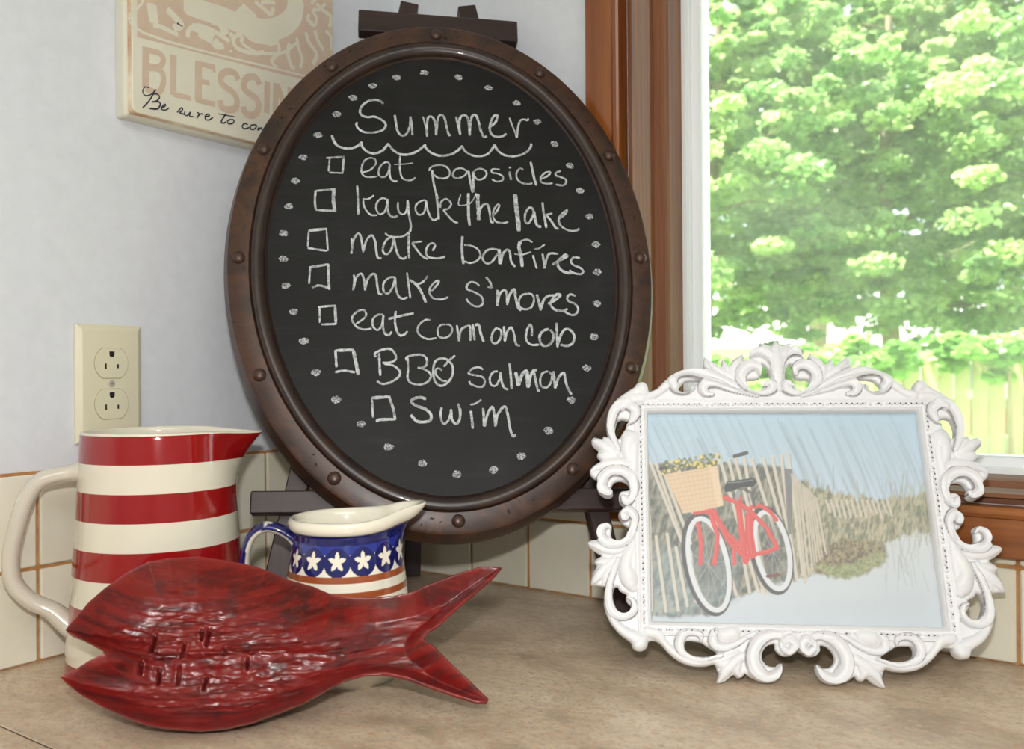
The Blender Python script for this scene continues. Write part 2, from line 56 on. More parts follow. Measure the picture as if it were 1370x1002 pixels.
class NT:
    def __init__(s, name):
        s.m = bpy.data.materials.new(name); s.m.use_nodes = True
        s.t = s.m.node_tree; s.b = s.t.nodes['Principled BSDF']; s.out = s.t.nodes['Material Output']
    def n(s, kind, **kw):
        x = s.t.nodes.new(kind)
        for k, v in kw.items(): setattr(x, k, v)
        return x
    def l(s, a, b): s.t.links.new(a, b)
    def coord(s, scale=(1,1,1), kind='Object', rot=(0,0,0)):
        tc = s.n('ShaderNodeTexCoord'); mp = s.n('ShaderNodeMapping')
        s.l(tc.outputs[kind], mp.inputs[0]); mp.inputs['Scale'].default_value = scale; mp.inputs['Rotation'].default_value = rot
        return mp.outputs[0]
    def noise(s, vec, scale, detail=3, rough=0.5, dist=0.0):
        x = s.n('ShaderNodeTexNoise'); s.l(vec, x.inputs['Vector'])
        x.inputs['Scale'].default_value = scale; x.inputs['Detail'].default_value = detail
        x.inputs['Roughness'].default_value = rough; x.inputs['Distortion'].default_value = dist
        return x.outputs['Fac']
    def ramp(s, fac, stops, interp='LINEAR'):
        x = s.n('ShaderNodeValToRGB'); s.l(fac, x.inputs[0]); cr = x.color_ramp; cr.interpolation = interp
        while len(cr.elements) > 1: cr.elements.remove(cr.elements[-1])
        cr.elements[0].position = stops[0][0]; cr.elements[0].color = stops[0][1]
        for p, c in stops[1:]:
            e = cr.elements.new(p); e.color = c
        return x.outputs[0]
    def mix(s, fac, a, b, mode='MIX'):
        x = s.n('ShaderNodeMix', data_type='RGBA', blend_type=mode)
        for i, v in ((0, fac), (6, a), (7, b)):
            if isinstance(v, (int, float)): x.inputs[i].default_value = v
            elif isinstance(v, tuple): x.inputs[i].default_value = v
            else: s.l(v, x.inputs[i])
        return x.outputs[2]
    def bump(s, h, strength=0.3, dist=0.001):
        x = s.n('ShaderNodeBump'); s.l(h, x.inputs['Height']); x.inputs['Strength'].default_value = strength
        x.inputs['Distance'].default_value = dist; s.l(x.outputs[0], s.b.inputs['Normal'])
    def set(s, color=None, rough=None, coat=None, coat_rough=0.05, metal=None, spec=None):
        for k, v in (('Base Color', color), ('Roughness', rough), ('Coat Weight', coat), ('Metallic', metal), ('Specular IOR Level', spec)):
            if v is None: continue
            if isinstance(v, (int, float, tuple)): s.b.inputs[k].default_value = v
            else: s.l(v, s.b.inputs[k])
        if coat: s.b.inputs['Coat Roughness'].default_value = coat_rough
        return s.m
    def attr(s, name='Col'):
        x = s.n('ShaderNodeAttribute'); x.attribute_name = name; return x.outputs['Color']

def simple(name, c, rough=0.5, coat=0, **k):
    t = NT(name); return t.set(c, rough, coat, **k)

def noisy(name, c1, c2, scale=(1,1,1), ns=20, rough=0.5, bump=0.0, coat=0, bdist=0.001, spec=None):
    t = NT(name); v = t.coord(scale); f = t.noise(v, ns, 5, 0.6)
    c = t.ramp(f, [(0.32, c1), (0.68, c2)])
    if bump: t.bump(f, bump, bdist)
    return t.set(c, rough, coat, spec=spec)

def obj(name, verts, faces, mat, parent=None, smooth=False, kind=None, colors=None, label=None, mat_idx=None, sharp=None):
    me = bpy.data.meshes.new(name)
    if isinstance(verts, np.ndarray): verts = verts.tolist()
    if isinstance(faces, np.ndarray): faces = faces.tolist()
    me.from_pydata(verts, [], faces)
    mats = mat if isinstance(mat, (list, tuple)) else [mat]
    for m in mats: me.materials.append(m)
    if mat_idx is not None: me.polygons.foreach_set('material_index', np.asarray(mat_idx, dtype=np.int32))
    if smooth: me.polygons.foreach_set('use_smooth', np.ones(len(me.polygons), dtype=bool))
    if colors is not None:
        ca = me.color_attributes.new('Col', 'FLOAT_COLOR', 'POINT')
        c4 = np.ones((len(colors), 4)); c4[:, :3] = colors
        ca.data.foreach_set('color', c4.ravel())
    me.update()
    if smooth and sharp: me.set_sharp_from_angle(angle=math.radians(sharp))
    o = bpy.data.objects.new(name, me); col.objects.link(o)
    if parent: o.parent = parent
    if kind: o['kind'] = kind
    if label: o['label'] = label
    return o

def thing(name, label, cat, mat=None, loc=(0,0,0), group=None):
    o = bpy.data.objects.new(name, None); col.objects.link(o); o.empty_display_size = 0.02
    if mat is not None: o.matrix_world = mat
    else: o.location = loc
    o['label'] = label; o['category'] = cat
    if group: o['group'] = group
    return o

class MB:
    def __init__(s): s.v = []; s.f = []
    def add(s, v, f):
        k = len(s.v); s.v += [tuple(p) for p in v]; s.f += [tuple(i+k for i in q) for q in f]; return s
    def box(s, a, b):
        (x0,y0,z0),(x1,y1,z1) = a, b
        v = [(x0,y0,z0),(x1,y0,z0),(x1,y1,z0),(x0,y1,z0),(x0,y0,z1),(x1,y0,z1),(x1,y1,z1),(x0,y1,z1)]
        return s.add(v, [(0,3,2,1),(4,5,6,7),(0,1,5,4),(1,2,6,5),(2,3,7,6),(3,0,4,7)])
    def cbox(s, a, b, c=0.001):
        "box with every edge chamfered"
        a = list(a); b = list(b); v = []; idx = {}
        for i in (0,1):
            for j in (0,1):
                for k in (0,1):
                    for ax in range(3):
                        p = [ (a,b)[q][n] for n, q in enumerate((i,j,k)) ]
                        for n, q in enumerate((i,j,k)):
                            if n != ax: p[n] += c if q == 0 else -c
                        idx[(i,j,k,ax)] = len(v); v.append(p)
        f = []
        for ax in range(3):
            o = [n for n in range(3) if n != ax]
            for q in (0,1):
                r = []
                for (m, n) in ((0,0),(1,0),(1,1),(0,1)):
                    key = [0,0,0]; key[ax] = q; key[o[0]] = m; key[o[1]] = n
                    r.append(idx[(*key, ax)])
                f.append(tuple(r))
        for ax in range(3):
            o = [n for n in range(3) if n != ax]
            for m in (0,1):
                for n in (0,1):
                    k0 = [0,0,0]; k0[o[0]] = m; k0[o[1]] = n; k1 = list(k0); k1[ax] = 1
                    f.append((idx[(*k0,o[0])], idx[(*k0,o[1])], idx[(*k1,o[1])], idx[(*k1,o[0])]))
        for i in (0,1):
            for j in (0,1):
                for k in (0,1): f.append(tuple(idx[(i,j,k,x)] for x in range(3)))
        s.add(v, f); return s
    def fix(s):
        import bmesh
        bm = bmesh.new(); vs = [bm.verts.new(p) for p in s.v]
        for q in s.f:
            try: bm.faces.new([vs[i] for i in q])
            except ValueError: pass
        bmesh.ops.recalc_face_normals(bm, faces=bm.faces)
        me = bpy.data.meshes.new('m'); bm.to_mesh(me); bm.free(); return me
    def build(s, name, mat, parent=None, **k):
        me = s.fix(); v = [tuple(x.co) for x in me.vertices]; f = [tuple(p.vertices) for p in me.polygons]
        bpy.data.meshes.remove(me)
        return obj(name, v, f, mat, parent, **k)

def tube(pts, rad, n=12, flat=None, caps=True):
    "swept tube; rad per point or constant; flat=(a,b) squash of the section along (side, normal)"
    P = [Vector(p) for p in pts]; N = len(P); v = []; f = []
    ref = None
    for i in range(N):
        t = (P[min(i+1,N-1)]-P[max(i-1,0)]).normalized()
        if ref is None:
            ref = Vector((0,0,1)) if abs(t.z) < 0.9 else Vector((1,0,0))
        s_ = t.cross(ref).normalized(); q = s_.cross(t).normalized(); ref = q
        r = rad[i] if hasattr(rad, '__len__') else rad
        fa, fb = flat if flat else (1,1)
        for k in range(n):
            a = 2*PI*k/n
            v.append(P[i] + s_*math.cos(a)*r*fa + q*math.sin(a)*r*fb)
    for i in range(N-1):
        for k in range(n):
            f.append((i*n+k, i*n+(k+1)%n, (i+1)*n+(k+1)%n, (i+1)*n+k))
    if caps:
        f.append(tuple(range(n))[::-1]); f.append(tuple((N-1)*n+k for k in range(n)))
    return v, f

def smooth_line(P, n=8):
    "Catmull-Rom through points (tuples of any length)"
    P = [np.array(p, float) for p in P]
    if len(P) < 3: 
        return [P[0]+(P[1]-P[0])*t for t in np.linspace(0,1,n+1)]
    Q = [2*P[0]-P[1]] + P + [2*P[-1]-P[-2]]; out = []
    for i in range(1, len(Q)-2):
        a, b, c, d = Q[i-1:i+3]
        for k in range(n):
            t = k/n
            out.append(0.5*((2*b)+(-a+c)*t+(2*a-5*b+4*c-d)*t*t+(-a+3*b-3*c+d)*t**3))
    out.append(P[-1]); return out

def vnoise(x, y, seed=0):
    "cheap value noise, arrays in, 0..1 out"
    xi = np.floor(x).astype(int); yi = np.floor(y).astype(int); fx = x-xi; fy = y-yi
    fx = fx*fx*(3-2*fx); fy = fy*fy*(3-2*fy)
    def h(a, b):
        n = (a*374761393 + b*668265263 + seed*974634777) & 0xffffffff
        n = ((n ^ (n >> 13))*1274126177) & 0xffffffff
        return ((n ^ (n >> 16)) & 0xffff)/65535.0
    return (h(xi,yi)*(1-fx)+h(xi+1,yi)*fx)*(1-fy)+(h(xi,yi+1)*(1-fx)+h(xi+1,yi+1)*fx)*fy
def fbm(x, y, oct=4, seed=0):
    r = 0; a = 0.5; 
    for i in range(oct): r = r+a*vnoise(x*2**i, y*2**i, seed+i); a *= 0.5
    return r/(1-0.5**oct)

def seg_dist(U, V, a, b):
    ax, ay = a[0], a[1]; dx, dy = b[0]-ax, b[1]-ay; L = dx*dx+dy*dy+1e-14
    t = np.clip(((U-ax)*dx+(V-ay)*dy)/L, 0, 1)
    return np.hypot(U-ax-t*dx, V-ay-t*dy), t

def field_mesh(name, box, res, gfun, zfun, mat, parent=None, cfun=None, **kw):
    """solid plate from an implicit outline: gfun>0 inside (about a distance), zfun -> (front, back)"""
    u0, u1, v0, v1 = box
    us = np.arange(u0, u1+res, res); vs = np.arange(v0, v1+res, res)
    U, V = np.meshgrid(us, vs); ny, nx = U.shape
    g = gfun(U, V)
    k = g > -0.55*res
    keep = k[:-1,:-1] & k[1:,:-1] & k[:-1,1:] & k[1:,1:]
    cnt = np.zeros((ny, nx), int)
    for a in (0,1):
        for b in (0,1): cnt[a:ny-1+a, b:nx-1+b] += keep
    used = cnt > 0; bnd = used & (cnt < 4)
    gy, gx = np.gradient(g, res); gm = np.maximum(gx*gx+gy*gy, 0.25)
    step = np.clip(g, -0.8*res, 0.8*res)
    U2 = np.where(bnd, U-step*gx/gm, U); V2 = np.where(bnd, V-step*gy/gm, V)
    zf, zb = zfun(U2, V2, np.where(bnd, 0, g))
    idx = -np.ones((ny, nx), int); idx[used] = np.arange(used.sum()); n = int(used.sum())
    vf = np.stack([U2[used], V2[used], zf[used]], 1); vb = np.stack([U2[used], V2[used], zb[used]], 1)
    J, I = np.nonzero(keep)
    a, b, c, d = idx[J,I], idx[J,I+1], idx[J+1,I+1], idx[J+1,I]
    faces = [np.stack([a,b,c,d],1), np.stack([a,d,c,b],1)+n]
    kp = np.pad(keep, 1)
    def side(mask, p, q): faces.append(np.stack([p[mask], p[mask]+n, q[mask]+n, q[mask]], 1))
    side(~kp[J, I+1], a, b); side(~kp[J+1, I+2], b, c); side(~kp[J+2, I+1], c, d); side(~kp[J+1, I], d, a)
    F = np.concatenate(faces)
    cols = None
    if cfun is not None:
        cc = cfun(U2[used], V2[used], np.where(bnd, 0, g)[used], zf[used]); cols = np.concatenate([cc, cc])
    return obj(name, np.concatenate([vf, vb]), F, mat, parent, colors=cols, **kw)

def ribbon(mb, P, w, z=0.0, th=0.0002, nose=True, jitter=0.0):
    "flat chalk/ink stroke along P in the local xy plane"
    P = [np.array(p, float)[:2] for p in P]; n = len(P); L = []; R = []
    for i in range(n):
        t = P[min(i+1,n-1)]-P[max(i-1,0)]; t = t/(np.hypot(*t)+1e-12); nn = np.array([-t[1], t[0]])
        e = min(i, n-1-i); ww = w*(0.72 if (e == 0 and nose) else 1.0)*(1+jitter*(random.random()-0.5))
        L.append(P[i]+nn*ww/2); R.append(P[i]-nn*ww/2)
    v = [(p[0],p[1],z+th) for p in L]+[(p[0],p[1],z+th) for p in R]
    f = [(i, n+i, n+i+1, i+1) for i in range(n-1)]
    mb.add(v, f)

# ------------------------------------------------------------ materials
m_wall = noisy('white_wall_paint', S(217,221,227), S(223,227,233), ns=60, rough=0.75, bump=0.25, bdist=0.0006)
m_ceil = simple('ceiling_paint', S(238,236,230), 0.9)
m_floor = noisy('floor_vinyl', S(150,130,110), S(170,150,128), ns=6)
m_grout = noisy('orange_brown_grout', S(168,118,68), S(196,148,96), ns=80, rough=0.9, bump=0.4)
def tile_mat():
    t = NT('cream_tile_glaze'); v = t.coord((1,1,1)); oi = t.n('ShaderNodeObjectInfo')
    f = t.noise(v, 14, 4, 0.6, 0.4)
    c = t.ramp(f, [(0.3, S(230,227,214)), (0.55, S(237,235,225)), (0.8, S(238,236,226))])
    c2 = t.mix(oi.outputs['Random'], S(240,238,228), S(255,253,246))
    t.bump(t.noise(v, 25, 3), 0.15, 0.0015)
    return t.set(t.mix(1.0, c, c2, 'MULTIPLY'), 0.22, 0.3)
m_tile = tile_mat()
def counter_mat():
    t = NT('speckled_beige_laminate'); v = t.coord((0.8,1.15,1), rot=(0,0,0.6))
    f1 = t.noise(v, 12, 6, 0.7, 0.5); f2 = t.noise(v, 130, 4, 0.75); f3 = t.noise(v, 300, 3, 0.7)
    c = t.ramp(f1, [(0.3, S(160,140,118)), (0.5, S(202,182,158)), (0.7, S(228,211,188))])
    c = t.mix(t.ramp(f2, [(0.50, (0,0,0,1)), (0.64, (0.7,0.7,0.7,1))]), c, S(192,150,118))
    c = t.mix(t.ramp(f3, [(0.54, (0,0,0,1)), (0.66, (0.65,0.65,0.65,1))]), c, S(132,122,114))
    f4 = t.noise(v, 150, 3, 0.7)
    c = t.mix(t.ramp(f4, [(0.56, (0,0,0,1)), (0.66, (0.7,0.7,0.7,1))]), c, S(222,198,160))
    t.bump(f2, 0.05, 0.0004)
    return t.set(c, 0.36, spec=0.45)
m_counter = counter_mat()
def wood(name, c1, c2, c3, axis, rough=0.3, coat=0.4):
    sc = [42, 42, 42]; sc[axis] = 1.6
    t = NT(name); v = t.coord(tuple(sc))
    f = t.noise(v, 1.0, 6, 0.62, 0.8); g = t.noise(v, 5.0, 3, 0.6)
    c = t.ramp(f, [(0.28, c1), (0.5, c2), (0.72, c3)])
    c = t.mix(t.ramp(g, [(0.42, (0.35,0.35,0.35,1)), (0.6, (0,0,0,1))]), c, c1)
    t.bump(g, 0.08, 0.0005)
    return t.set(c, rough, coat)
OW = (S(112,60,24), S(146,84,36), S(172,108,54))
m_oak = [wood('orange_varnished_wood_%s' % 'xyz'[a], *OW, a) for a in range(3)]
JW = (S(92,50,26), S(128,78,44), S(154,102,64))
m_jamb = [wood('brown_varnished_wood_%s' % 'xyz'[a], *JW, a, 0.62, 0.05) for a in range(3)]
m_vinyl = simple('white_vinyl', S(240,244,245), 0.35)
m_easel = [wood('dark_stained_wood_%s' % 'xyz'[a], S(34,22,20), S(52,34,30), S(68,46,40), a, 0.5, 0.08) for a in range(3)]
def rim_mat():
    t = NT('distressed_dark_brown_wood'); v = t.coord()
    f = t.noise(v, 22, 6, 0.7, 1.2); g = t.noise(v, 120, 3, 0.6)
    c = t.ramp(f, [(0.3, S(38,27,23)), (0.5, S(62,39,27)), (0.70, S(88,55,34))])
    c = t.mix(t.ramp(g, [(0.60, (0,0,0,1)), (0.68, (0.8,0.8,0.8,1))]), c, S(28,20,18))
    t.bump(f, 0.25, 0.0012)
    return t.set(c, 0.42, 0.15, 0.3)
m_rim = rim_mat()
m_bead = noisy('dark_bead_moulding', S(36,27,25), S(58,41,33), ns=30, rough=0.36, bump=0.15, coat=0.2)
m_rivet = simple('bronze_rivet', S(74,54,46), 0.36, metal=0.35)
def slate_mat():
    t = NT('chalkboard_slate'); v = t.coord((1,1,1)); vs = t.coord((3,22,1))
    a = t.noise(v, 9, 5, 0.6, 0.6); b = t.noise(vs, 4, 5, 0.7)
    m = t.mix(0.5, t.ramp(a, [(0.45, (0,0,0,1)), (0.75, (1,1,1,1))]), t.ramp(b, [(0.5, (0,0,0,1)), (0.8, (1,1,1,1))]))
    c = t.mix(m, S(19,19,19), S(44,45,46))
    t.bump(t.noise(v, 500, 2), 0.06, 0.0002)
    return t.set(c, 0.55, spec=0.26)
m_slate = slate_mat()
def chalk_mat():
    t = NT('white_chalk'); v = t.coord(); f = t.noise(v, 900, 3, 0.7); g = t.noise(v, 160, 3, 0.6)
    h = t.mix(0.5, f, g)
    return t.set(t.ramp(h, [(0.36, S(96,98,100)), (0.45, S(160,164,166)), (0.58, S(208,213,216))]), 0.9, spec=0.1)
m_chalk = chalk_mat()
def chalk2_mat():
    t = NT('scribbled_chalk'); v = t.coord(); f = t.noise(v, 700, 3, 0.7)
    return t.set(t.ramp(f, [(0.42, S(84,86,88)), (0.5, S(150,154,156)), (0.6, S(206,210,212))]), 0.9, spec=0.1)
m_chalk2 = chalk2_mat()
m_cream = simple('cream_ceramic', S(228,222,203), 0.12, 0.7, coat_rough=0.03)
m_handle = simple('pale_grey_cream_ceramic', S(212,205,190), 0.14, 0.7, coat_rough=0.03)
def vc_mat(name, rough, coat=0, bump=0, ns=200, bdist=0.0005, spec=None):
    t = NT(name)
    if bump: t.bump(t.noise(t.coord(), ns, 4, 0.6), bump, bdist)
    return t.set(t.attr(), rough, coat, 0.04, spec=spec)
m_ivory = simple('ivory_plastic', S(226,220,192), 0.28, 0.2)
m_black = simple('dark_slot', S(24,20,16), 0.8)
m_screw = simple('painted_screw', S(196,194,180), 0.35, metal=0.3)

# ------------------------------------------------------------ room shell
CEIL, FLOOR = 1.5, -0.92
def struct(name, a, b, m, **k):
    o = MB().box(a, b).build(name, m, **k); o['kind'] = 'structure'; return o
X1, Y1 = 3.2, -3.2
floor = struct('floor', (-0.1, Y1-0.1, FLOOR-0.1), (X1+0.1, 0.12, FLOOR), m_floor)
ceiling = struct('ceiling', (-0.1, Y1-0.1, CEIL), (X1+0.1, 0.12, CEIL+0.1), m_ceil)
wall_l = struct('wall_left', (-0.1, Y1-0.1, FLOOR), (0, 0.12, CEIL), m_wall)
struct('wall_right', (X1, Y1-0.1, FLOOR), (X1+0.1, 0.12, CEIL), m_wall)
struct('wall_front', (0, Y1-0.1, FLOOR), (X1, Y1, CEIL), m_wall)
OX0, OX1, OZ0, OZ1 = 0.356, 1.50, 0.147, 1.15       # window opening
wb = MB()
wb.box((0,0,FLOOR), (OX0-0.01,0.12,CEIL)); wb.box((OX1+0.01,0,FLOOR), (X1,0.12,CEIL))
wb.box((OX0-0.01,0,FLOOR), (OX1+0.01,0.12,OZ0-0.01)); wb.box((OX0-0.01,0,OZ1+0.01), (OX1+0.01,0.12,CEIL))
wall_b = wb.build('wall_back', m_wall); wall_b['kind'] = 'structure'

# tiles and grout of the backsplash
TZ = 0.0842
MB().box((-0.0005, -1.4, 0), (0.0035, 0, 0.1700)).build('grout', m_grout, wall_l)
gb = MB(); gb.box((0.0035, -0.0035, 0), (0.3010, 0.0005, 0.1700)); gb.box((0.3010, -0.0035, 0), (2.2, 0.0005, 0.1010))
gb.build('grout', m_grout, wall_b)
tmesh = {}
def tile(wall, p0, wdt, z0, z1, side):
    g = 0.0017; key = (round(wdt,4), round(z1-z0,4), side)
    if key not in tmesh:
        mb = MB()
        if side == 'l': mb.cbox((0, -wdt/2+g, -(z1-z0)/2+g), (0.0055, wdt/2-g, (z1-z0)/2-g), 0.0013)
        else: mb.cbox((-wdt/2+g, -0.0055, -(z1-z0)/2+g), (wdt/2-g, 0, (z1-z0)/2-g), 0.0013)
        o = mb.build('tile', m_tile, wall); tmesh[key] = o.data
    else:
        o = bpy.data.objects.new('tile', tmesh[key]); col.objects.link(o); o.parent = wall
    c = p0+wdt/2; zc = (z0+z1)/2
    j = lambda a: (random.random()-0.5)*a
    if side == 'l': o.location = (0.0015+j(0.0006), -c, zc); o.rotation_euler = (j(0.006), j(0.012), j(0.012))
    else: o.location = (c, -0.0015+j(0.0006), zc); o.rotation_euler = (j(0.012), j(0.006), j(0.012))
for r in range(2):
    z0, z1 = r*TZ, (r+1)*TZ+ (0.0008 if r else 0)
    tile(wall_l, 0.0, 0.0522, z0, z1, 'l'); tile(wall_b, 0.0035, 0.0387, z0, z1, 'b')
    for k in range(15): tile(wall_l, 0.0522+k*0.085, 0.085, z0, z1, 'l')
    if r == 0:
        for k in range(24): tile(wall_b, 0.0422+k*0.085, 0.085, z0, z1, 'b')
    else:
        for k in range(3): tile(wall_b, 0.0422+k*0.085, 0.085, z0, z1, 'b')
        for k in range(3, 24): tile(wall_b, 0.0422+k*0.085, 0.085, TZ, 0.1003, 'b')
# faint yellow flower print on one tile
fl_v = [(0.00585, -0.5035+0.006*math.cos(a)*(1+0.4*math.sin(5*a)), 0.028+0.010*math.sin(a)*(1+0.3*math.cos(3*a))) for a in np.linspace(0, 2*PI, 25)[:-1]]
obj('tile_print', [(0.0066, y, z) for x, y, z in fl_v], [tuple(range(24))], noisy('pale_yellow_print', S(214,208,150), S(230,224,190), ns=200, rough=0.3), wall_l, label='faint yellow print on a tile')

# ------------------------------------------------------------ window
win = bpy.data.objects.new('window_1', None); col.objects.link(win); win['kind'] = 'structure'
def sweep(name, prof, mats, parent, corner_round=False):
    "profile (w into the opening, y depth) run round the opening, mitred, one piece per side"
    C = [(OX0,OZ0),(OX1,OZ0),(OX1,OZ1),(OX0,OZ1)]; D = [(1,1),(-1,1),(-1,-1),(1,-1)]
    for s in range(4):
        a, b = C[s], C[(s+1)%4]; da, db = D[s], D[(s+1)%4]; n = len(prof); v = []
        for (c, d) in ((a,da),(b,db)):
            for (w_, y) in prof: v.append((c[0]+d[0]*w_, y, c[1]+d[1]*w_))
        f = [(i, (i+1)%n, n+(i+1)%n, n+i) for i in range(n)]
        mb = MB(); mb.add(v, f); mb.add(v[:n], [tuple(range(n))]); mb.add(v[n:], [tuple(range(n))])
        m = mats[0 if s in (0,2) else 2] if isinstance(mats, list) else mats
        mb.build(name, m, parent)
cas = [(-0.0545,0.0),(-0.0545,-0.016),(-0.0525,-0.018),(-0.0205,-0.018),(-0.0190,-0.0205),(-0.016,-0.0225),(-0.0125,-0.0225),(-0.0103,-0.0205),(-0.0103,0.002)]
sweep('window_casing', cas, m_oak, win)
sweep('window_jamb', [(0.0005,-0.010),(0.0005,0.033),(-0.007,0.036),(-0.007,0.058),(-0.0098,0.058),(-0.0098,0.0),(-0.0030,0.0),(-0.0030,-0.010)], m_jamb, win)
sweep('window_stop', [(-0.0098,0.058),(0.004,0.062),(0.006,0.070),(0.006,0.104),(0.004,0.106),(-0.0098,0.106)], m_jamb, win)
sweep('window_sash', [(-0.0098,0.106),(0.010,0.107),(0.010,0.114),(0.0115,0.116),(0.0115,0.121),(0.020,0.123),(0.0215,0.126),(0.0215,0.150),(-0.0098,0.150)], m_vinyl, win)
def glass_mat():
    t = NT('window_glass'); tr = t.n('ShaderNodeBsdfTransparent'); gl = t.n('ShaderNodeBsdfGlossy'); df = t.n('ShaderNodeBsdfTranslucent')
    tr.inputs[0].default_value = (0.97,0.985,0.98,1); gl.inputs['Roughness'].default_value = 0.0; df.inputs[0].default_value = (0.95,1,0.98,1)
    fr = t.n('ShaderNodeFresnel'); fr.inputs[0].default_value = 1.45
    m1 = t.n('ShaderNodeMixShader'); m2 = t.n('ShaderNodeMixShader')
    v = t.coord((1,1,1)); f = t.noise(v, 5, 6, 0.65, 0.8)
    mr = t.n('ShaderNodeMapRange'); t.l(f, mr.inputs[0]); mr.inputs[1].default_value = 0.3; mr.inputs[2].default_value = 0.8; mr.inputs[3].default_value = 0.03; mr.inputs[4].default_value = 0.10  # pale haze mixed into the pane to imitate veil glare over the view
    t.l(mr.outputs[0], m1.inputs[0]); t.l(tr.outputs[0], m1.inputs[1]); t.l(df.outputs[0], m1.inputs[2])
    t.l(fr.outputs[0], m2.inputs[0]); t.l(m1.outputs[0], m2.inputs[1]); t.l(gl.outputs[0], m2.inputs[2])
    t.l(m2.outputs[0], t.out.inputs[0]); return t.m
MB().box((OX0+0.018,0.132,OZ0+0.018), (OX1-0.018,0.1325,OZ1-0.018)).build('glass_pane', glass_mat(), win)

# ------------------------------------------------------------ countertop (two laminate pieces meeting in a thin seam)
ct = thing('countertop', 'speckled beige laminate countertop running along the tiled walls under the window', 'countertop')
MB().cbox((0.0005,-0.5694,-0.038), (2.4,-0.0005,0.0), 0.0008).build('worktop_panel', m_counter, ct)
MB().cbox((0.0005,-2.2,-0.038), (0.66,-0.5706,0.0), 0.0008).build('worktop_panel', m_counter, ct)
MB().box((0.0005,-0.5706,-0.037), (0.66,-0.5694,-0.0006)).build('seam', m_black, ct)
cab = thing('base_cabinet', 'brown wooden base cabinet carrying the beige countertop', 'cabinet')
MB().box((0.001,-0.545,FLOOR), (2.38,-0.001,-0.038)).build('cabinet_body', m_oak[2], cab)
MB().box((0.001,-2.18,FLOOR), (0.63,-0.5455,-0.038)).build('cabinet_body', m_oak[2], cab)

# ------------------------------------------------------------ outlet
out = thing('wall_outlet', 'ivory double power outlet on the white wall above the striped pitcher', 'outlet', loc=(0.0005,-0.407,0.2478))
# local: x = out of the wall, y along wall, z up
pm = MB(); pw, ph = 0.0335, 0.0560
v = []
for (x, i) in ((0.0,0.0),(0.0025,0.0),(0.0058,0.0045),(0.0062,0.0055)):
    v += [(x,-pw+i,-ph+i),(x,pw-i,-ph+i),(x,pw-i,ph-i),(x,-pw+i,ph-i)]
f = []
for k in range(3):
    for q in range(4): f.append((4*k+q,4*k+(q+1)%4,4*k+4+(q+1)%4,4*k+4+q))
f += [(0,3,2,1),(12,13,14,15)]
pm.add(v, f).build('cover_plate', m_ivory, out)
for zc in (0.0192,-0.0197):
    pts = []
    for a in np.linspace(0, 2*PI, 49)[:-1]:
        y = 0.0168*math.cos(a); z = 0.0168*math.sin(a); pts.append((y, max(-0.0142, min(0.0142, z))))
    n = len(pts)
    mb = MB(); mb.add([(0.006,y*1.035,z*1.035) for y,z in pts]+[(0.0066,y*1.035,z*1.035) for y,z in pts], [(i,(i+1)%n,n+(i+1)%n,n+i) for i in range(n)]+[tuple(n+i for i in range(n))])
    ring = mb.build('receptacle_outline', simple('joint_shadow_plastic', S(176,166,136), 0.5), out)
    mb = MB(); mb.add([(0.0066,y,z+zc) for y,z in pts]+[(0.0074,y*0.99,z*0.99+zc) for y,z in pts], [(i,(i+1)%n,n+(i+1)%n,n+i) for i in range(n)]+[tuple(n+i for i in range(n))])
    r = mb.build('receptacle', m_ivory, out); ring.location.z = zc
    for dy, h in ((-0.0062,0.0042),(0.0062,0.0036)):
        MB().box((0.0070,dy-0.0008,zc-0.0045-h+0.0032),(0.00755,dy+0.0008,zc-0.0045+h)).build('slot', m_black, r)
    pt = [(0.0026*math.cos(a), 0.0026*math.sin(a)) for a in np.linspace(PI, 2*PI, 9)]+[(0.0026,0.003),(-0.0026,0.003)]
    obj('ground_hole', [(0.00758,y,z+zc+0.0082) for y,z in pt], [tuple(range(len(pt)))], m_black, r)
mb = MB(); mb.add(*tube([(0.006,0,-0.0004),(0.0069,0,-0.0004),(0.0073,0,-0.0004)], [0.0031,0.0031,0.0020], 16)); sc_ = mb.build('screw', m_screw, out)
MB().box((0.0072,-0.0018,-0.0007),(0.0075,0.0018,-0.0001)).build('screw_slot', simple('screw_slot_grey', S(130,128,116), 0.6), sc_)

# ------------------------------------------------------------ wall sign: printed board on the left wall
DATA = json.loads(DATA_TXT)
SW, SH = 0.292, 0.292; S0, Z0 = 0.4075, 0.4932
sign = thing('wall_sign', 'cream and tan printed wooden sign hanging on the white wall, BLESSINGS lettering', 'sign',
             Matrix(((0,0,1,0.001),(1,0,0,-S0),(0,1,0,Z0),(0,0,0,1))))
# local: x along the wall towards the corner (0..SW), y up (0..SH), z out of the wall
def rrect(x0,y0,x1,y1,r,n=5):
    o = []
    for cx,cy,a0 in ((x1-r,y1-r,0),(x0+r,y1-r,PI/2),(x0+r,y0+r,PI),(x1-r,y0+r,1.5*PI)):
        for k in range(n+1):
            a = a0+k*PI/2/n; o.append((cx+r*math.cos(a), cy+r*math.sin(a)))
    return o
def loops(name, L, mat, parent, capfirst=True, caplast=True, **k):
    mb = MB(); n = len(L[0]); v = [p for q in L for p in q]
    f = [(a*n+i, a*n+(i+1)%n, (a+1)*n+(i+1)%n, (a+1)*n+i) for a in range(len(L)-1) for i in range(n)]
    if capfirst: f.append(tuple(range(n))[::-1])
    if caplast: f.append(tuple((len(L)-1)*n+i for i in range(n)))
    return mb.add(v, f).build(name, mat, parent, **k)
def lp(i, r, z): return [(x,y,z) for x,y in rrect(i,i,SW-i,SH-i,r)]
m_signcream = noisy('sign_cream_paint', S(220,216,196), S(229,226,208), ns=14, rough=0.4, coat=0.15)
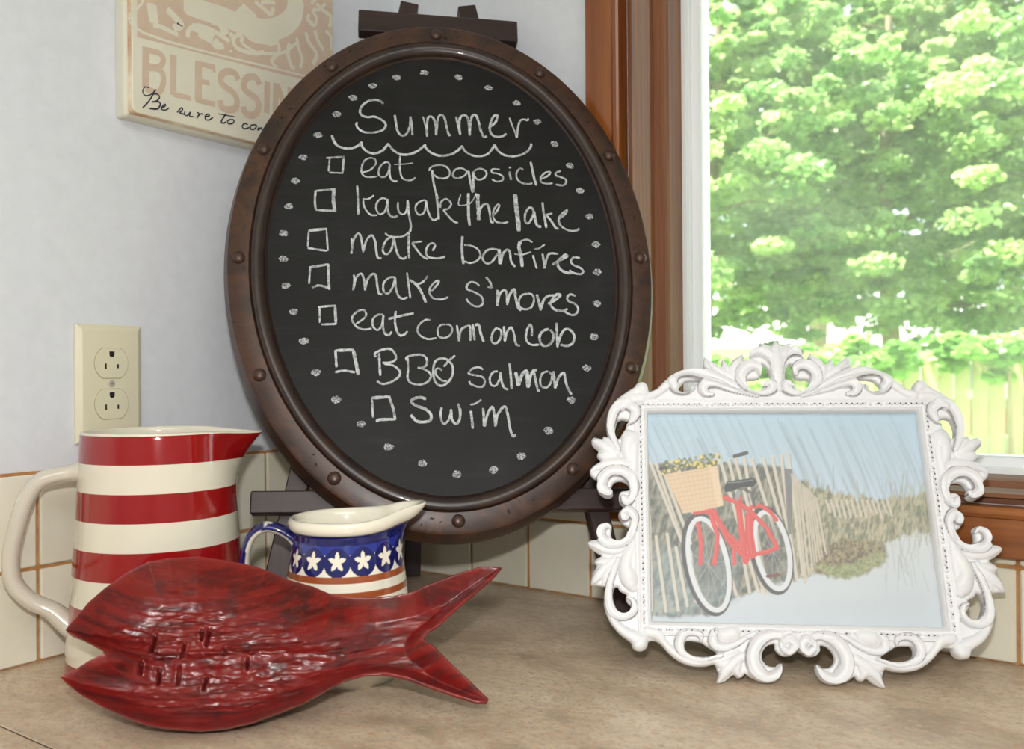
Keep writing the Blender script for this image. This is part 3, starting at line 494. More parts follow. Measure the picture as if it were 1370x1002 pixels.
m_signedge = noisy('sign_worn_edge', S(186,140,104), S(222,212,184), ns=26, rough=0.55)
loops('board_edge', [lp(0.0110,0.003,0), lp(0.0108,0.003,0.010), lp(0.0112,0.003,0.0130), lp(0.0122,0.003,0.0142), lp(0.0130,0.003,0.0165)], m_signcream, sign, caplast=False)
loops('worn_edge', [lp(0.0130,0.003,0.0165), lp(0.0140,0.004,0.0187), lp(0.0150,0.006,0.0200)], m_signedge, sign, False, False)
face = loops('sign_face', [lp(0.0150,0.006,0.0200), lp(0.0160,0.006,0.0205)], m_signcream, sign, False, True)
m_tan = noisy('tan_print', S(206,184,162), S(213,193,172), ns=60, rough=0.5)
m_ink = simple('dark_blue_ink', S(48,50,66), 0.5)
tq = [(S0-a/1e4, b/1e4-Z0) for a, b in DATA['sign_tan']]
sl = (tq[2][1]-tq[1][1])/(tq[2][0]-tq[1][0]); xr = SW-0.0165; yb = tq[1][1]
yb2 = yb + sl*(xr-tq[1][0])
ytop = SH-0.020
obj('tan_panel', [(tq[1][0],yb,0.02065),(xr,yb2,0.02065),(xr,ytop,0.02065),(tq[1][0],ytop,0.02065)], [(0,1,2,3)], m_tan, face)
def strokes(name, lst, mat, parent, z, fx, clip=None, n=6):
    mb = MB()
    for s in lst:
        P = [fx(s[i]/1e4, s[i+1]/1e4) for i in range(1, len(s), 2)]
        Q = smooth_line(P, n) if len(P) > 2 else smooth_line(P, 4)
        if clip: Q = [p for p in Q if clip(p)]
        if len(Q) > 1: ribbon(mb, Q, s[0]/1e4, z+random.random()*3e-5, 0.0)
    if mb.v: return obj(name, mb.v, mb.f, mat, parent)
sx = lambda a, b: (S0-a, b-Z0)
clip = lambda p: p[0] < xr-0.002 and p[1] < ytop-0.002
orn = list(DATA['sign_orn'])
# leaf scrolls continue up the board, beyond the top of the photograph
for s in orn[1:]:
    q = [s[0]]+[v_ if i % 2 == 0 else v_+900 for i, v_ in enumerate(s[1:])]
    if max(q[2::2]) < 7500: orn.append(q)
strokes('scroll_print', orn, m_signcream, face, 0.02072, sx, clip)
def strokes_straight(lst):
    o = []
    for s in lst: o.append(s)
    return o
mb = MB()
for s in DATA['sign_letters']:
    P = [sx(s[i]/1e4, s[i+1]/1e4) for i in range(1, len(s), 2)]
    Q = smooth_line(P, 5) if len(P) > 4 else P
    ribbon(mb, Q, s[0]/1e4, 0.0208+random.random()*2e-5, 0.0, nose=False)
obj('block_lettering', mb.v, mb.f, m_tan, face)
strokes('script_lettering', DATA['sign_script'], m_ink, face, 0.0210, sx)

# ------------------------------------------------------------ chalkboard on easel
bU = Vector((0.7156847,0.6984136,0.00372336)); bV = Vector((-0.20909526,0.20917333,0.9552621)); bN = Vector((0.66638922,-0.68444501,0.29573713))
bM = Matrix((bU,bV,bN)).transposed().to_4x4(); BSC = 0.998
bM.translation = CAM + (Vector((0.23550294,-0.18204821,0.37168271))-CAM)*BSC
bM = bM @ Matrix.Scale(BSC, 4)
cb = thing('chalkboard', 'oval chalkboard in riveted dark brown wooden frame, Summer list in chalk', 'chalkboard', bM)
EN = 192
def ell(a, b, z, c=(0,0)): return [(c[0]+a*math.sin(2*PI*k/EN), c[1]+b*math.cos(2*PI*k/EN), z) for k in range(EN)]
A0, B0 = 0.2120, 0.2760   # outer edge of the front face
def eo(o, z): return ell(A0+o, B0+o, z)
loops('oval_rim', [eo(-0.012,-0.0300), eo(0.0055,-0.0300), eo(0.0078,-0.0265), eo(0.0066,-0.014), eo(0.0015,-0.0015), eo(-0.0012,0.0), eo(-0.0185,0.0004), eo(-0.0195,-0.0008), eo(-0.0205,-0.004)], m_rim, cb, False, False, smooth=True, sharp=35)
bead = [eo(-0.0200,-0.0015)]
for k in range(9):
    a = PI*k/8; bead.append(eo(-0.0200-0.0068*(1-math.cos(a)), -0.0015+0.0055*math.sin(a)-0.0005*k))
bead += [eo(-0.0340,-0.0065), eo(-0.0352,-0.0072), eo(-0.0358,-0.0095)]
loops('bead_moulding', bead, m_bead, cb, False, False, smooth=True, sharp=50)
loops('slate_panel', [ell(A0-0.034,B0-0.034,-0.016), ell(A0-0.034,B0-0.034,-0.0085)], m_slate, cb)
loops('back_panel', [ell(A0-0.012,B0-0.012,-0.0195), ell(A0-0.012,B0-0.012,-0.0165)], m_easel[0], cb)
rv = None
for k in range(12):
    t = k*PI/6-0.0077; t = t+0.0674*math.sin(2*t)+0.0054*math.sin(4*t)
    if rv is None:
        v = []; f = []; n = 18
        for j, (r, z) in enumerate(((0.0064,-0.0002),(0.0064,0.0008),(0.0058,0.0022),(0.0045,0.0036),(0.0025,0.0045))):
            v += [(r*math.cos(2*PI*i/n), r*math.sin(2*PI*i/n), z) for i in range(n)]
        f = [(j*n+i, j*n+(i+1)%n, (j+1)*n+(i+1)%n, (j+1)*n+i) for j in range(4) for i in range(n)]+[tuple(4*n+i for i in range(n))]
        rv = obj('rivet', v, f, m_rivet, cb, smooth=True); o = rv
    else:
        o = rv.copy(); col.objects.link(o)
    o.location = (0.2029*math.sin(t), 0.2655*math.cos(t), 0.0003)
# carved nicks in the rim
mb = MB()
for k in range(34):
    t = random.random()*2*PI; o_ = -0.004-random.random()*0.011; L = 0.002+random.random()*0.004; a = random.random()*PI
    cx, cy = (A0+o_)*math.sin(t), (B0+o_)*math.cos(t)
    for q in range(random.choice((1,2))):
        a += 0.9*q; P = [(cx-L*math.cos(a)/2, cy-L*math.sin(a)/2), (cx,cy), (cx+L*math.cos(a)/2, cy+L*math.sin(a)/2)]
        ribbon(mb, P, 0.0008, 0.0005, 0.0)
obj('nick', mb.v, mb.f, simple('gouge_dark', S(22,16,14), 0.8), cb, kind='stuff')
CZ = -0.0083
idt = lambda a, b: (a, b)
names = {'title':'chalk_title','scallop':'chalk_scallop'}
labs = {'title':'Summer in chalk','scallop':'wavy chalk underline','l1':'eat popsicles in chalk','l2':'kayak the lake in chalk','l3':'make bonfires in chalk','l4':"make s'mores in chalk",'l5':'eat corn on cob in chalk','l6':'BBQ salmon in chalk','l7':'swim in chalk'}
for key, lst in DATA['chalk'].items():
    mb = MB()
    for s in lst:
        P = [(s[i]/1e4, s[i+1]/1e4) for i in range(1, len(s), 2)]
        if key[0] == 'b' and len(P) < 4: Q = smooth_line(P, 5)
        else: Q = smooth_line(P, 7)
        ribbon(mb, Q, s[0]/1e4*0.92, CZ+random.random()*6e-5, 0.0001, jitter=0.28)
    obj(names.get(key, 'chalk_checkbox' if key[0] == 'b' else 'chalk_lettering'), mb.v, mb.f, m_chalk, cb, label=labs.get(key))
for (a, b) in DATA['dots']:
    n = 14; ph = random.random()*6
    r = [0.0040*(0.8+0.35*random.random()) for _ in range(n)]
    obj('chalk_dot', [(a/1e4+1.15*r[i]*math.cos(2*PI*i/n), b/1e4+0.9*r[i]*math.sin(2*PI*i/n), CZ+1e-4) for i in range(n)], [tuple(range(n))], m_chalk2, cb)

es = thing('easel', 'dark stained wooden tripod easel holding the oval chalkboard', 'easel', bM.copy())
def bar(name, p, q, wx, wz, m, parent=es, ch=0.0012):
    "bar from p to q; wx width in plane, wz thickness"
    p, q = Vector(p), Vector(q); d = (q-p); L = d.length; d.normalize()
    zz = Vector((0,0,1)); s_ = d.cross(zz).normalized(); t_ = s_.cross(d).normalized()
    mb = MB(); mb.cbox((-wx/2,-wz/2,0),(wx/2,wz/2,L), ch)
    mb.v = [tuple(p+s_*a+t_*b+d*c) for a,b,c in mb.v]
    return mb.build(name, m, parent)
zt = -0.0565
bar('leg', (-0.0265,0.3465,zt), (-0.1792,-0.3640,zt), 0.021, 0.018, m_easel[1])
bar('leg', (0.0400,0.3465,zt), (0.1675,-0.3650,zt), 0.021, 0.018, m_easel[1])
bar('crossbar', (-0.0858,0.3060,-0.0390), (0.0955,0.3005,-0.0390), 0.0275, 0.0165, m_easel[0])
bar('crossbar', (-0.1895,-0.2365,-0.0390), (0.2320,-0.2460,-0.0390), 0.0215, 0.0165, m_easel[0])
inv = bM.inverted()
ft = inv @ Vector((0.052,-0.032,0.0025)); bar('rear_leg', (0.004,0.280,-0.080), ft, 0.020, 0.016, m_easel[1])
bar('hinge_block', (-0.020,0.285,-0.068), (0.034,0.285,-0.068), 0.022, 0.010, m_easel[0])

# ------------------------------------------------------------ striped pitcher
def lathe(cx, cy, prof, fi, n, lift=None):
    "prof: list of (r, z); fi(phi, r, z, k) -> (r, z)"
    v = []
    for k, (r, z) in enumerate(prof):
        for i in range(n):
            a = 2*PI*i/n; rr, zz = fi(a, r, z, k) if fi else (r, z)
            v.append((rr*math.cos(a), rr*math.sin(a), zz))
    f = [(k*n+i, k*n+(i+1)%n, (k+1)*n+(i+1)%n, (k+1)*n+i) for k in range(len(prof)-1) for i in range(n)]
    return v, f
pang = math.atan2(0.835, 0.55)
pt_ = thing('striped_pitcher', 'large ceramic pitcher with red and cream horizontal stripes, standing below the outlet', 'pitcher',
            Matrix.Translation((0.0960,-0.4165,0.0)) @ Matrix.Rotation(pang, 4, 'Z'))
HP = 0.2047
def prad(z): return 0.0768-0.0135*(z/HP)**0.9+0.0012*math.sin(PI*min(1,z/0.05))*0.5
edges = [HP-0.0238*k for k in range(9)]
ctr = [(0.0, 0.0008), (0.066, 0.0008), (0.0725, 0.0)]
zs = sorted(set([0.0012, 0.004] + list(np.linspace(0.008, HP, 60)) + [e for e in edges if e > 0.005]))
prof = ctr + [(prad(z)-(0.0012 if z < 0.003 else 0), z) for z in zs]
nout = len(prof)
prof += [(prad(HP)-0.0006, HP+0.0016), (prad(HP)-0.0022, HP+0.0022), (prad(HP)-0.0038, HP+0.0012)]
prof += [(prad(z)-0.0046, z) for z in np.linspace(HP-0.002, 0.012, 30)] + [(0.06, 0.007), (0.0, 0.006)]
def pf(a, r, z, k):
    d = (a+PI) % (2*PI)-PI
    if z > 0.145 and abs(d) < 1.3:
        h = ((z-0.145)/0.06)**2.1
        r += 0.0265*h*math.exp(-(abs(d)/0.27)**1.35)
        z -= 0.0030*h*math.exp(-(abs(d)/0.5)**2)
    return r, z
N = 200
v, f = lathe(0, 0, prof, pf, N)
m_red = NT('red_glaze'); m_red = m_red.set(S(150,19,20), 0.12, 0.6, 0.03)
mi = []
for k in range(len(prof)-1):
    z = (prof[k][1]+prof[k+1][1])/2
    band = 0
    if k < nout-1 and k >= 2: band = 1 if int((HP-z)/0.0238) % 2 == 0 else 0
    mi += [band]*N
obj('pitcher_body', v, f, [m_cream, m_red], pt_, smooth=True, mat_idx=mi)
hpnts = [(0.058,0.1735),(0.0665,0.1720),(0.0827,0.1697),(0.0959,0.1640),(0.1056,0.1479),(0.1131,0.1212),(0.1165,0.0994),(0.1139,0.0802),(0.1022,0.0652),(0.0863,0.0550),(0.0780,0.0470),(0.0690,0.038)]
sl_ = smooth_line([(-a, 0, z) for a, z in hpnts], 6)
nn_ = len(sl_); rr = [0.0088+0.0045*max(0, 1-i/8)+0.0035*max(0, 1-(nn_-1-i)/14) for i in range(nn_)]
v, f = tube(sl_, rr, 18, flat=(1.15, 0.82)); obj('handle', v, f, m_handle, pt_, smooth=True)

# ------------------------------------------------------------ star creamer
cang = math.atan2(0.69, 0.72)
cr = thing('star_creamer', 'small cream pitcher with blue neck, white stars and brown stripes, behind the red dish', 'pitcher',
           Matrix.Translation((0.2550,-0.3428,0.0)) @ Matrix.Rotation(cang, 4, 'Z') @ Matrix.Diagonal((0.98, 0.98, 1.035, 1.0)))
HC = 0.1295
cp = [(0.0,0.002),(0.040,0.002),(0.0440,0.0002),(0.0470,0.0),(0.0480,0.003),(0.0520,0.008)]
def crad(z):
    t = max(0, min(1, (z-0.008)/0.105)); return 0.0520+0.0085*math.sin(min(1, t*2.2)*PI/2)-0.0155*t**1.25
prof = cp + [(crad(z), z) for z in np.linspace(0.011, 0.1175, 190)]
nb = len(prof)
prof += [(crad(0.1175)+d, z) for d, z in ((0.0012,0.1190),(0.0030,0.1205),(0.0042,0.1225),(0.0046,0.1250),(0.0042,0.1275),(0.0030,0.1292),(0.0012,0.1298),(-0.0008,0.1290),(-0.0024,0.1272),(-0.0034,0.1245))]
prof += [(crad(z)-0.0045, z) for z in np.linspace(0.119, 0.012, 24)] + [(0.035,0.008),(0.0,0.007)]
NC = 640
def cf(a, r, z, k):
    d = (a+PI) % (2*PI)-PI; g = math.exp(-(abs(d)/0.34)**2.6); g2 = math.exp(-(abs(d)/0.75)**2)
    if z > 0.06:
        h = max(0, (z-0.06)/0.068)
        r += 0.0055*g2*h**2 + 0.0150*g*max(0,(h-0.5)/0.5)**2.4
        z += 0.0095*g2*h**2
    back = math.exp(-((abs(d)-PI)/0.8)**2)
    return r, z
v, f = lathe(0, 0, prof, cf, NC)
V_ = np.array(v); PH = np.tile(np.arange(NC)*2*PI/NC, len(prof)); ZP = np.repeat([p[1] for p in prof], NC); KK = np.repeat(np.arange(len(prof)), NC)
cream = SA((238,232,214)); blue = SA((28,34,112)); blue2 = SA((18,22,70)); brown = SA((160,84,48))
cc = np.tile(cream, (len(v),1)); outm = (KK < nb+1) & (KK > 4)
nz = fbm(PH*14, ZP*420, 3, 3)
bl = blue[None]*(1-nz[:,None])+blue2[None]*nz[:,None]
nd = 14; pitchd = 2*PI/nd; cell = np.round((PH-0.10)/pitchd)*pitchd+0.10
dx = (PH-cell)*0.0495; dz = ZP-0.0998; dd = np.hypot(dx, dz)
m = outm & ((ZP > 0.1050) | (dd < 0.0118)); cc[m] = bl[m]
m = outm & (ZP > 0.1050) & (ZP < 0.1115) & (dd > 0.0106); cc[m] = SA((40,52,142))
ang = np.arctan2(dx, dz); rad = dd; kk = np.abs(((ang/(2*PI/5)+0.5) % 1)-0.5)*2   # 0 at tip, 1 at notch
star = rad < 0.0080*(1-kk)+0.0030*kk
m = outm & star; cc[m] = cream
for za, zb in ((0.0835,0.0885),(0.0715,0.0765),(0.0595,0.0640),(0.016,0.024)):
    m = outm & (ZP > za) & (ZP < zb); cc[m] = brown*(0.9+0.2*nz[m][:,None])
m_cg = vc_mat('painted_ceramic_glaze', 0.12, 0.7)
obj('creamer_body', v, f, m_cg, cr, smooth=True, colors=cc)
ch = [(0.040,0.1085),(0.0470,0.1140),(0.0570,0.1200),(0.0690,0.1220),(0.0800,0.1150),(0.0855,0.1002),(0.0850,0.084),(0.0775,0.0680),(0.060,0.0545),(0.053,0.050)]
sl_ = smooth_line([(-a, 0, z) for a, z in ch], 7)
v, f = tube(sl_, [0.0062+0.003*max(0,1-i/8)+0.002*max(0,1-(len(sl_)-1-i)/8) for i in range(len(sl_))], 24, flat=(1.35, 0.72))
V_ = np.array(v); n = 24; k_ = np.tile(np.arange(n), len(sl_)); i_ = np.repeat(np.arange(len(sl_)), n)
cx_ = np.array(sl_)[i_]; outer = ((V_-cx_)*np.array([0,0,1])).sum(1)
radial = (V_[:,0]-cx_[:,0])*(cx_[:,0]+0.045)+(V_[:,2]-cx_[:,2])*(cx_[:,2]-0.085)
nz = fbm(V_[:,0]*300, V_[:,2]*300, 3, 5)[:,None]
cc = np.where((radial > -0.5e-4)[:,None], blue*(1-nz)+blue2*nz, cream)
ts = 0.30*len(sl_)
along = (i_-ts)*0.0032; a2 = np.arctan2(V_[:,1], along+1e-9); r2_ = np.hypot(V_[:,1], along); kk = np.abs(((a2/(2*PI/5)+0.5) % 1)-0.5)*2
cc[(radial > 0) & (r2_ < 0.0080*(1-kk)+0.0033*kk)] = cream
obj('handle', v, f, m_cg, cr, smooth=True, colors=cc)

# ------------------------------------------------------------ carved red fish dish
fA = Vector((0.27371638,-0.5133387,0.008)); fe = Vector((0.739,0.6735,0)).normalized(); fup = Vector((-0.46785241,0.51335254,0.7193398)); fn_ = fe.cross(fup).normalized()
fM = Matrix((fe,fup,fn_)).transposed().to_4x4(); fM.translation = fA
fish = thing('fish_dish', 'carved red wooden fish shaped dish leaning against both pitchers', 'dish', fM)
poly = np.array(DATA['fish'])/1e4
def poly_sd(U, V):
    d = np.full(U.shape, 1e9); inside = np.zeros(U.shape, bool); n = len(poly)
    for i in range(n):
        a, b = poly[i], poly[(i+1)%n]
        dd_, _ = seg_dist(U, V, a, b); d = np.minimum(d, dd_)
        c = ((a[1] > V) != (b[1] > V)) & (U < (b[0]-a[0])*(V-a[1])/(b[1]-a[1]+1e-15)+a[0]); inside ^= c
    return np.where(inside, d, -d)
gash = [(-0.043,0.084,0.015,90),(-0.020,0.076,0.014,88),(-0.003,0.088,0.013,86),(-0.008,0.090,0.008,95),(-0.046,0.060,0.008,85),(-0.034,0.055,0.009,92),(-0.020,0.056,0.011,90),(0.000,0.050,0.009,80),(0.012,0.074,0.007,88),(0.030,0.062,0.005,85),(-0.028,0.070,0.020,3),(0.010,0.072,0.03,176),(0.045,0.070,0.026,2)]
midl = np.array([(-0.066,0.060),(-0.03,0.064),(0.0,0.066),(0.04,0.067),(0.09,0.065),(0.128,0.063)])
def fish_z(U, V, g):
    g = np.maximum(g, 0)
    body = 1/(1+np.exp((U-0.118)/0.010))
    t = np.clip(g/0.040, 0, 1); D = -0.035*(1-(1-t)**2.0)*body
    t2 = np.clip((g-0.001)/0.013, 0, 1); D = D-(1-body)*0.016*t2
    # raised spine along the middle and lip crease from the mouth
    dm = np.full(U.shape, 1e9)
    for i in range(len(midl)-1): dm = np.minimum(dm, seg_dist(U, V, midl[i], midl[i+1])[0])
    D += 0.0055*np.exp(-(dm/0.006)**2)*body*np.clip(g/0.01, 0, 1)
    for (cx, cy, L, a) in gash:
        a = math.radians(a); dx, dy = L/2*math.cos(a), L/2*math.sin(a)
        dd_, tt = seg_dist(U, V, (cx-dx,cy-dy), (cx+dx,cy+dy)); D -= 0.0022*np.exp(-(dd_/0.0008)**2)
        D += 0.0008*np.exp(-((dd_-0.0025)/0.0015)**2)
    re = np.hypot((U+0.058)/1.3, V-0.083); D -= 0.0012*np.exp(-((re-0.013)/0.0012)**2)+0.0010*np.exp(-((re-0.007)/0.001)**2)
    c1 = fbm(U*30+3, V*95, 3, 11)-0.5; c2 = fbm(U*90, V*420, 3, 19)-0.5
    amp = np.clip(g/0.012, 0.25, 1)
    mid = np.clip((g-0.016)/0.012, 0, 1)*body
    D += (0.0042*c1+(0.0008+0.0022*mid)*c2)*amp+0.0030*mid*(fbm(U*75, V*130, 3, 23)-0.5)
    return D
def fzf(U, V, g):
    zf = fish_z(U, V, g)
    base = -0.035*(1-(1-np.clip(g/0.040,0,1))**2.0)/(1+np.exp((U-0.118)/0.010))
    e = np.clip(g/0.010, 0, 1)
    zb = np.minimum(base-0.0040-0.0045*e**0.5, zf-0.0035)
    return zf-0.0018*np.exp(-(g/0.0014)), zb
def fcol(U, V, g, z):
    n1 = fbm(U*30+2, V*260, 4, 31); n2 = fbm(U*70, V*90, 4, 41); n3 = fbm(U*260, V*900, 3, 51)
    red = SA((124,20,16)); deep = SA((80,11,11)); dark = SA((42,17,18)); hot = SA((148,38,26))
    a = np.clip((n1-0.42)*3.2, 0, 1)[:,None]; c = red*(1-a)+deep*a
    b = np.clip((n2-0.60)*4.5, 0, 1)[:,None]*0.75; c = c*(1-b)+dark*b
    h = np.clip((n3-0.60)*4, 0, 1)[:,None]*0.55; c = c*(1-h)+hot*h
    e = np.exp(-g/0.0022)[:,None]*0.35; c = c*(1-e)+SA((140,44,42))*e
    for (cx, cy, L, an) in gash:
        an = math.radians(an); dx, dy = L/2*math.cos(an), L/2*math.sin(an)
        dd_, _ = seg_dist(U, V, (cx-dx,cy-dy), (cx+dx,cy+dy)); q = (np.exp(-(dd_/0.0010)**2)*0.7)[:,None]; c = c*(1-q)+dark*q
    return c
m_fish = NT('red_lacquered_carved_wood'); vv = m_fish.coord((30,300,30)); nf = m_fish.noise(vv, 2.2, 4, 0.6); m_fish.bump(nf, 0.35, 0.0008)
m_fish = m_fish.set(m_fish.attr(), 0.36, 0.35, 0.20)
u0, v0 = poly.min(0)-0.003; u1, v1 = poly.max(0)+0.003
fb = field_mesh('dish_body', (u0,u1,v0,v1), 0.0008, poly_sd, fzf, m_fish, fish, cfun=fcol, smooth=True, sharp=60)
zmin = min((fM @ q.co).z for q in fb.data.vertices); print('fish lowest', zmin)
fish.matrix_world = Matrix.Translation((0,0,-zmin+0.0002)) @ fM

# ------------------------------------------------------------ white ornate photo frame
pyaw, plean = 0.509, 0.353
pN = Vector((math.sin(pyaw)*math.cos(plean), -math.cos(pyaw)*math.cos(plean), math.sin(plean)))
pU = Vector((math.cos(pyaw), math.sin(pyaw), 0)); pV = pN.cross(pU)
pM = Matrix((pU,pV,pN)).transposed().to_4x4(); pM.translation = Vector((0.5609,-0.1203,0.1315))
pf_ = thing('photo_frame', 'ornate white scrollwork photo frame standing on the countertop in front of the window', 'picture frame', pM)
ST = []
for s in DATA['frame']:
    P = [(s[i]/1e4, s[i+1]/1e4, s[i+2]/1e4) for i in range(1, len(s), 3)]
    Q = smooth_line(P, 5) if len(P) > 2 else [np.array(p, float) for p in P]
    Q = [np.array((q[0], q[1], max(q[2], 0.0003))) for q in Q]
    ST.append((s[0], Q))
OA, OB = 0.1172, 0.0917
def poly_dist(U, V, P):
    d = np.full(U.shape, 1e9); ins = np.zeros(U.shape, bool); n = len(P)
    for i in range(n):
        a, b = P[i], P[(i+1)%n]; d = np.minimum(d, seg_dist(U, V, a, b)[0])
        ins ^= ((a[1] > V) != (b[1] > V)) & (U < (b[0]-a[0])*(V-a[1])/(b[1]-a[1]+1e-15)+a[0])
    return np.where(ins, d, -d)
def closed_smooth(P, n=3):
    Q = smooth_line([P[-1]]+P+[P[0], P[1]], n); return [tuple(q) for q in Q[n:-n-1]]
FOUT = [(a/1e4, b/1e4) for a, b in DATA['fout']]; FOUT = [tuple(q) for q in smooth_line(FOUT, 3)]
FOUT = FOUT + [(-x, y) for x, y in FOUT[::-1][1:-1]]
FHOLES = [closed_smooth([(a/1e4, b/1e4) for a, b in q]) for q in DATA['fholes']]
def ring_sd(U, V):
    dx = np.abs(U)-(OA+0.0135); dy = np.abs(V)-(OB+0.0125)
    outr = -(np.hypot(np.maximum(dx,0), np.maximum(dy,0))+np.minimum(np.maximum(dx,dy),0))
    inn = np.maximum(np.abs(U)-OA, np.abs(V)-OB)
    return np.minimum(outr, inn), inn
cache = {}
def frame_eval(U, V, want='g'):
    key = (U.shape, float(U.ravel()[1]), float(U.sum()), float(V.sum()))
    if key in cache: return cache[key]
    X = -np.abs(U)      # the two halves mirror each other
    inn = np.maximum(np.abs(U)-OA, np.abs(V)-OB)
    g = poly_dist(X, V, FOUT)
    for q in FHOLES: g = np.minimum(g, -poly_dist(X, V, q))
    g = np.minimum(g, inn)
    strip = (np.abs(U) < OA+0.0115) & (np.abs(V) < OB+0.0115)
    Z = np.where(strip, 0.0045+0.0020*np.exp(-((inn-0.0015)/0.0012)**2)+0.0012*np.exp(-((inn-0.0105)/0.0016)**2), 0.0034)
    LN = np.zeros(U.shape)
    flat = X.ndim == 1
    for kind, Q in ST:
        sd = np.full(U.shape, -1.0); tw = np.zeros(U.shape)
        A = np.array(Q); pad = A[:,2].max()+0.003
        bb = (X > A[:,0].min()-pad) & (X < A[:,0].max()+pad) & (V > A[:,1].min()-pad) & (V < A[:,1].max()+pad)
        if not bb.any(): continue
        x, y = X[bb], V[bb]; s1 = np.full(x.shape, -1.0); w1 = np.full(x.shape, 1e-3)
        side = np.zeros(x.shape)
        for i in range(len(Q)-1):
            d, t = seg_dist(x, y, Q[i], Q[i+1]); w_ = (Q[i][2]*(1-t)+Q[i+1][2]*t)*(1.22 if kind else 1.10); s_ = w_-d
            m_ = s_ > s1; s1 = np.where(m_, s_, s1); w1 = np.where(m_, w_, w1)
        q = np.clip(s1/w1, 0, 1)       # 0 at stroke edge .. 1 on its spine
        if kind: h = 0.0042+(0.0012+w1*0.50)*(np.clip(q/0.20,0,1)**0.6)*(1-0.80*np.clip((q-0.22)/0.6,0,1)**0.7)
        else:    h = 0.0034+w1*0.75*np.sqrt(np.clip(1-(1-q)**2, 0, 1))
        h = np.where(s1 > 0, h, -1)
        old = Z[bb]; top = h > old
        Z[bb] = np.where(top, h, old)
        ln = LN[bb]; edge = np.exp(-((q-0.12)/0.11)**2) if kind else np.zeros(x.shape)
        LN[bb] = np.where(top, edge, ln*np.where(s1 > 0.0006, 0.3, 1))
    r = (g, Z, LN); cache[key] = r; return r
def fz2(U, V, g):
    _, Z, _ = frame_eval(U, V); Z = np.maximum(Z, 0.002)
    Z = Z-0.0022*np.exp(-np.maximum(g,0)/0.0010)
    return Z+0.0003*(fbm(U*300, V*300, 2, 8)-0.5), np.full(U.shape, -0.0040)
def fc2(U, V, g, z):
    _, Z, LN = frame_eval(U, V)
    white = SA((230,231,233)); dk = SA((92,78,84))
    nz = np.clip((fbm(U*45+5, V*45, 3, 77)-0.40)*7, 0, 1)
    q = (np.clip(LN-0.35, 0, 1)/0.65*nz*0.85)[:,None]
    w2 = (np.clip((fbm(U*90, V*90, 4, 60)-0.55)*2, 0, 1)*0.10)[:,None]
    c = white*(1-w2)+SA((205,206,212))*w2
    return c*(1-q)+dk*q
m_white = vc_mat('distressed_white_paint', 0.42, 0.1, 0.12, 220)
field_mesh('scrollwork_border', (-0.1760,0.1760,-0.1460,0.1660), 0.0006, lambda U, V: frame_eval(U, V)[0], fz2, m_white, pf_, cfun=fc2, smooth=True, sharp=50)
# bead row round the opening
mb = MB(); md = MB()
bx_, by_ = OA+0.0062, OB+0.0062
def beadv(cx, cy):
    n = 6; r = 0.0015; v = []
    for rr_, z in ((r,0.0040),(r*0.85,0.0060),(0.0,0.0068)):
        v += [(cx+rr_*math.cos(2*PI*i/n), cy+rr_*math.sin(2*PI*i/n), z) for i in range(n)] if rr_ else [(cx,cy,z)]
    mb.add(v, [(i,(i+1)%n,n+(i+1)%n,n+i) for i in range(n)]+[(n+i,n+(i+1)%n,2*n) for i in range(n)])
def dimp(cx, cy):
    n = 6; md.add([(cx+0.0008*math.cos(2*PI*i/n), cy+0.0008*math.sin(2*PI*i/n), 0.00565) for i in range(n)], [tuple(range(n))])  # flat dark disc drawn for the dimple between two beads
nx_ = 54; ny_ = 42
for i in range(nx_+1):
    x = -bx_+2*bx_*i/nx_
    for s in (-1,1):
        beadv(x, s*by_)
        if i < nx_ and random.random() < 0.8: dimp(x+bx_/nx_, s*(by_+0.0004))
for i in range(1, ny_):
    y = -by_+2*by_*i/ny_
    for s in (-1,1):
        beadv(s*bx_, y)
        if random.random() < 0.8: dimp(s*(bx_+0.0004), y+by_/ny_)
m_wp = simple('white_bead_paint', S(230,231,233), 0.45)
mb.build('beading', m_wp, pf_, kind='stuff')
obj('bead_hollow', md.v, md.f, simple('dark_dimple', S(96,84,88), 0.7), pf_, kind='stuff')
MB().box((-OA-0.006,-OB-0.006,-0.0070),(OA+0.006,OB+0.006,-0.0041)).build('backing_board', simple('black_backing', S(30,28,28), 0.8), pf_)
bar('stand', (0.0,0.07,-0.012), inv_st := (pM.inverted() @ Vector((0.500,-0.035,0.003))), 0.055, 0.003, simple('black_stand', S(32,30,30), 0.8), pf_, 0.0005)

# the print behind the glass of the frame
HH = np.array([5250.64,-98.0435,645.491,-15.4438,-4952.6,474.25,-0.137554,0.438652,1.0]).reshape(3,3)
res = 0.00056
us = np.arange(-OA-0.002, OA+0.002+res, res); vs = np.arange(-OB-0.002, OB+0.002+res, res)
Ug, Vg = np.meshgrid(us, vs); W_ = HH[2,0]*Ug+HH[2,1]*Vg+HH[2,2]
PX = (HH[0,0]*Ug+HH[0,1]*Vg+HH[0,2])/W_; PY = (HH[1,0]*Ug+HH[1,1]*Vg+HH[1,2])/W_
IM = np.zeros(PX.shape+(3,))
def put(mask, c):
    global IM
    a = np.clip(mask, 0, 1)[...,None]; IM = IM*(1-a)+np.asarray(SA(c))*a
def pin(pl):
    ins = np.zeros(PX.shape, bool); d = np.full(PX.shape, 1e9)
    for i in range(len(pl)):
        a, b = pl[i], pl[(i+1)%len(pl)]
        ins ^= ((a[1] > PY) != (b[1] > PY)) & (PX < (b[0]-a[0])*(PY-a[1])/(b[1]-a[1]+1e-9)+a[0])
        d = np.minimum(d, seg_dist(PX, PY, a, b)[0])
    return np.where(ins, d, -d)
def poly_(pl, c, soft=4, al=1.0): put(al*np.clip(0.5+pin(pl)/soft, 0, 1), c)
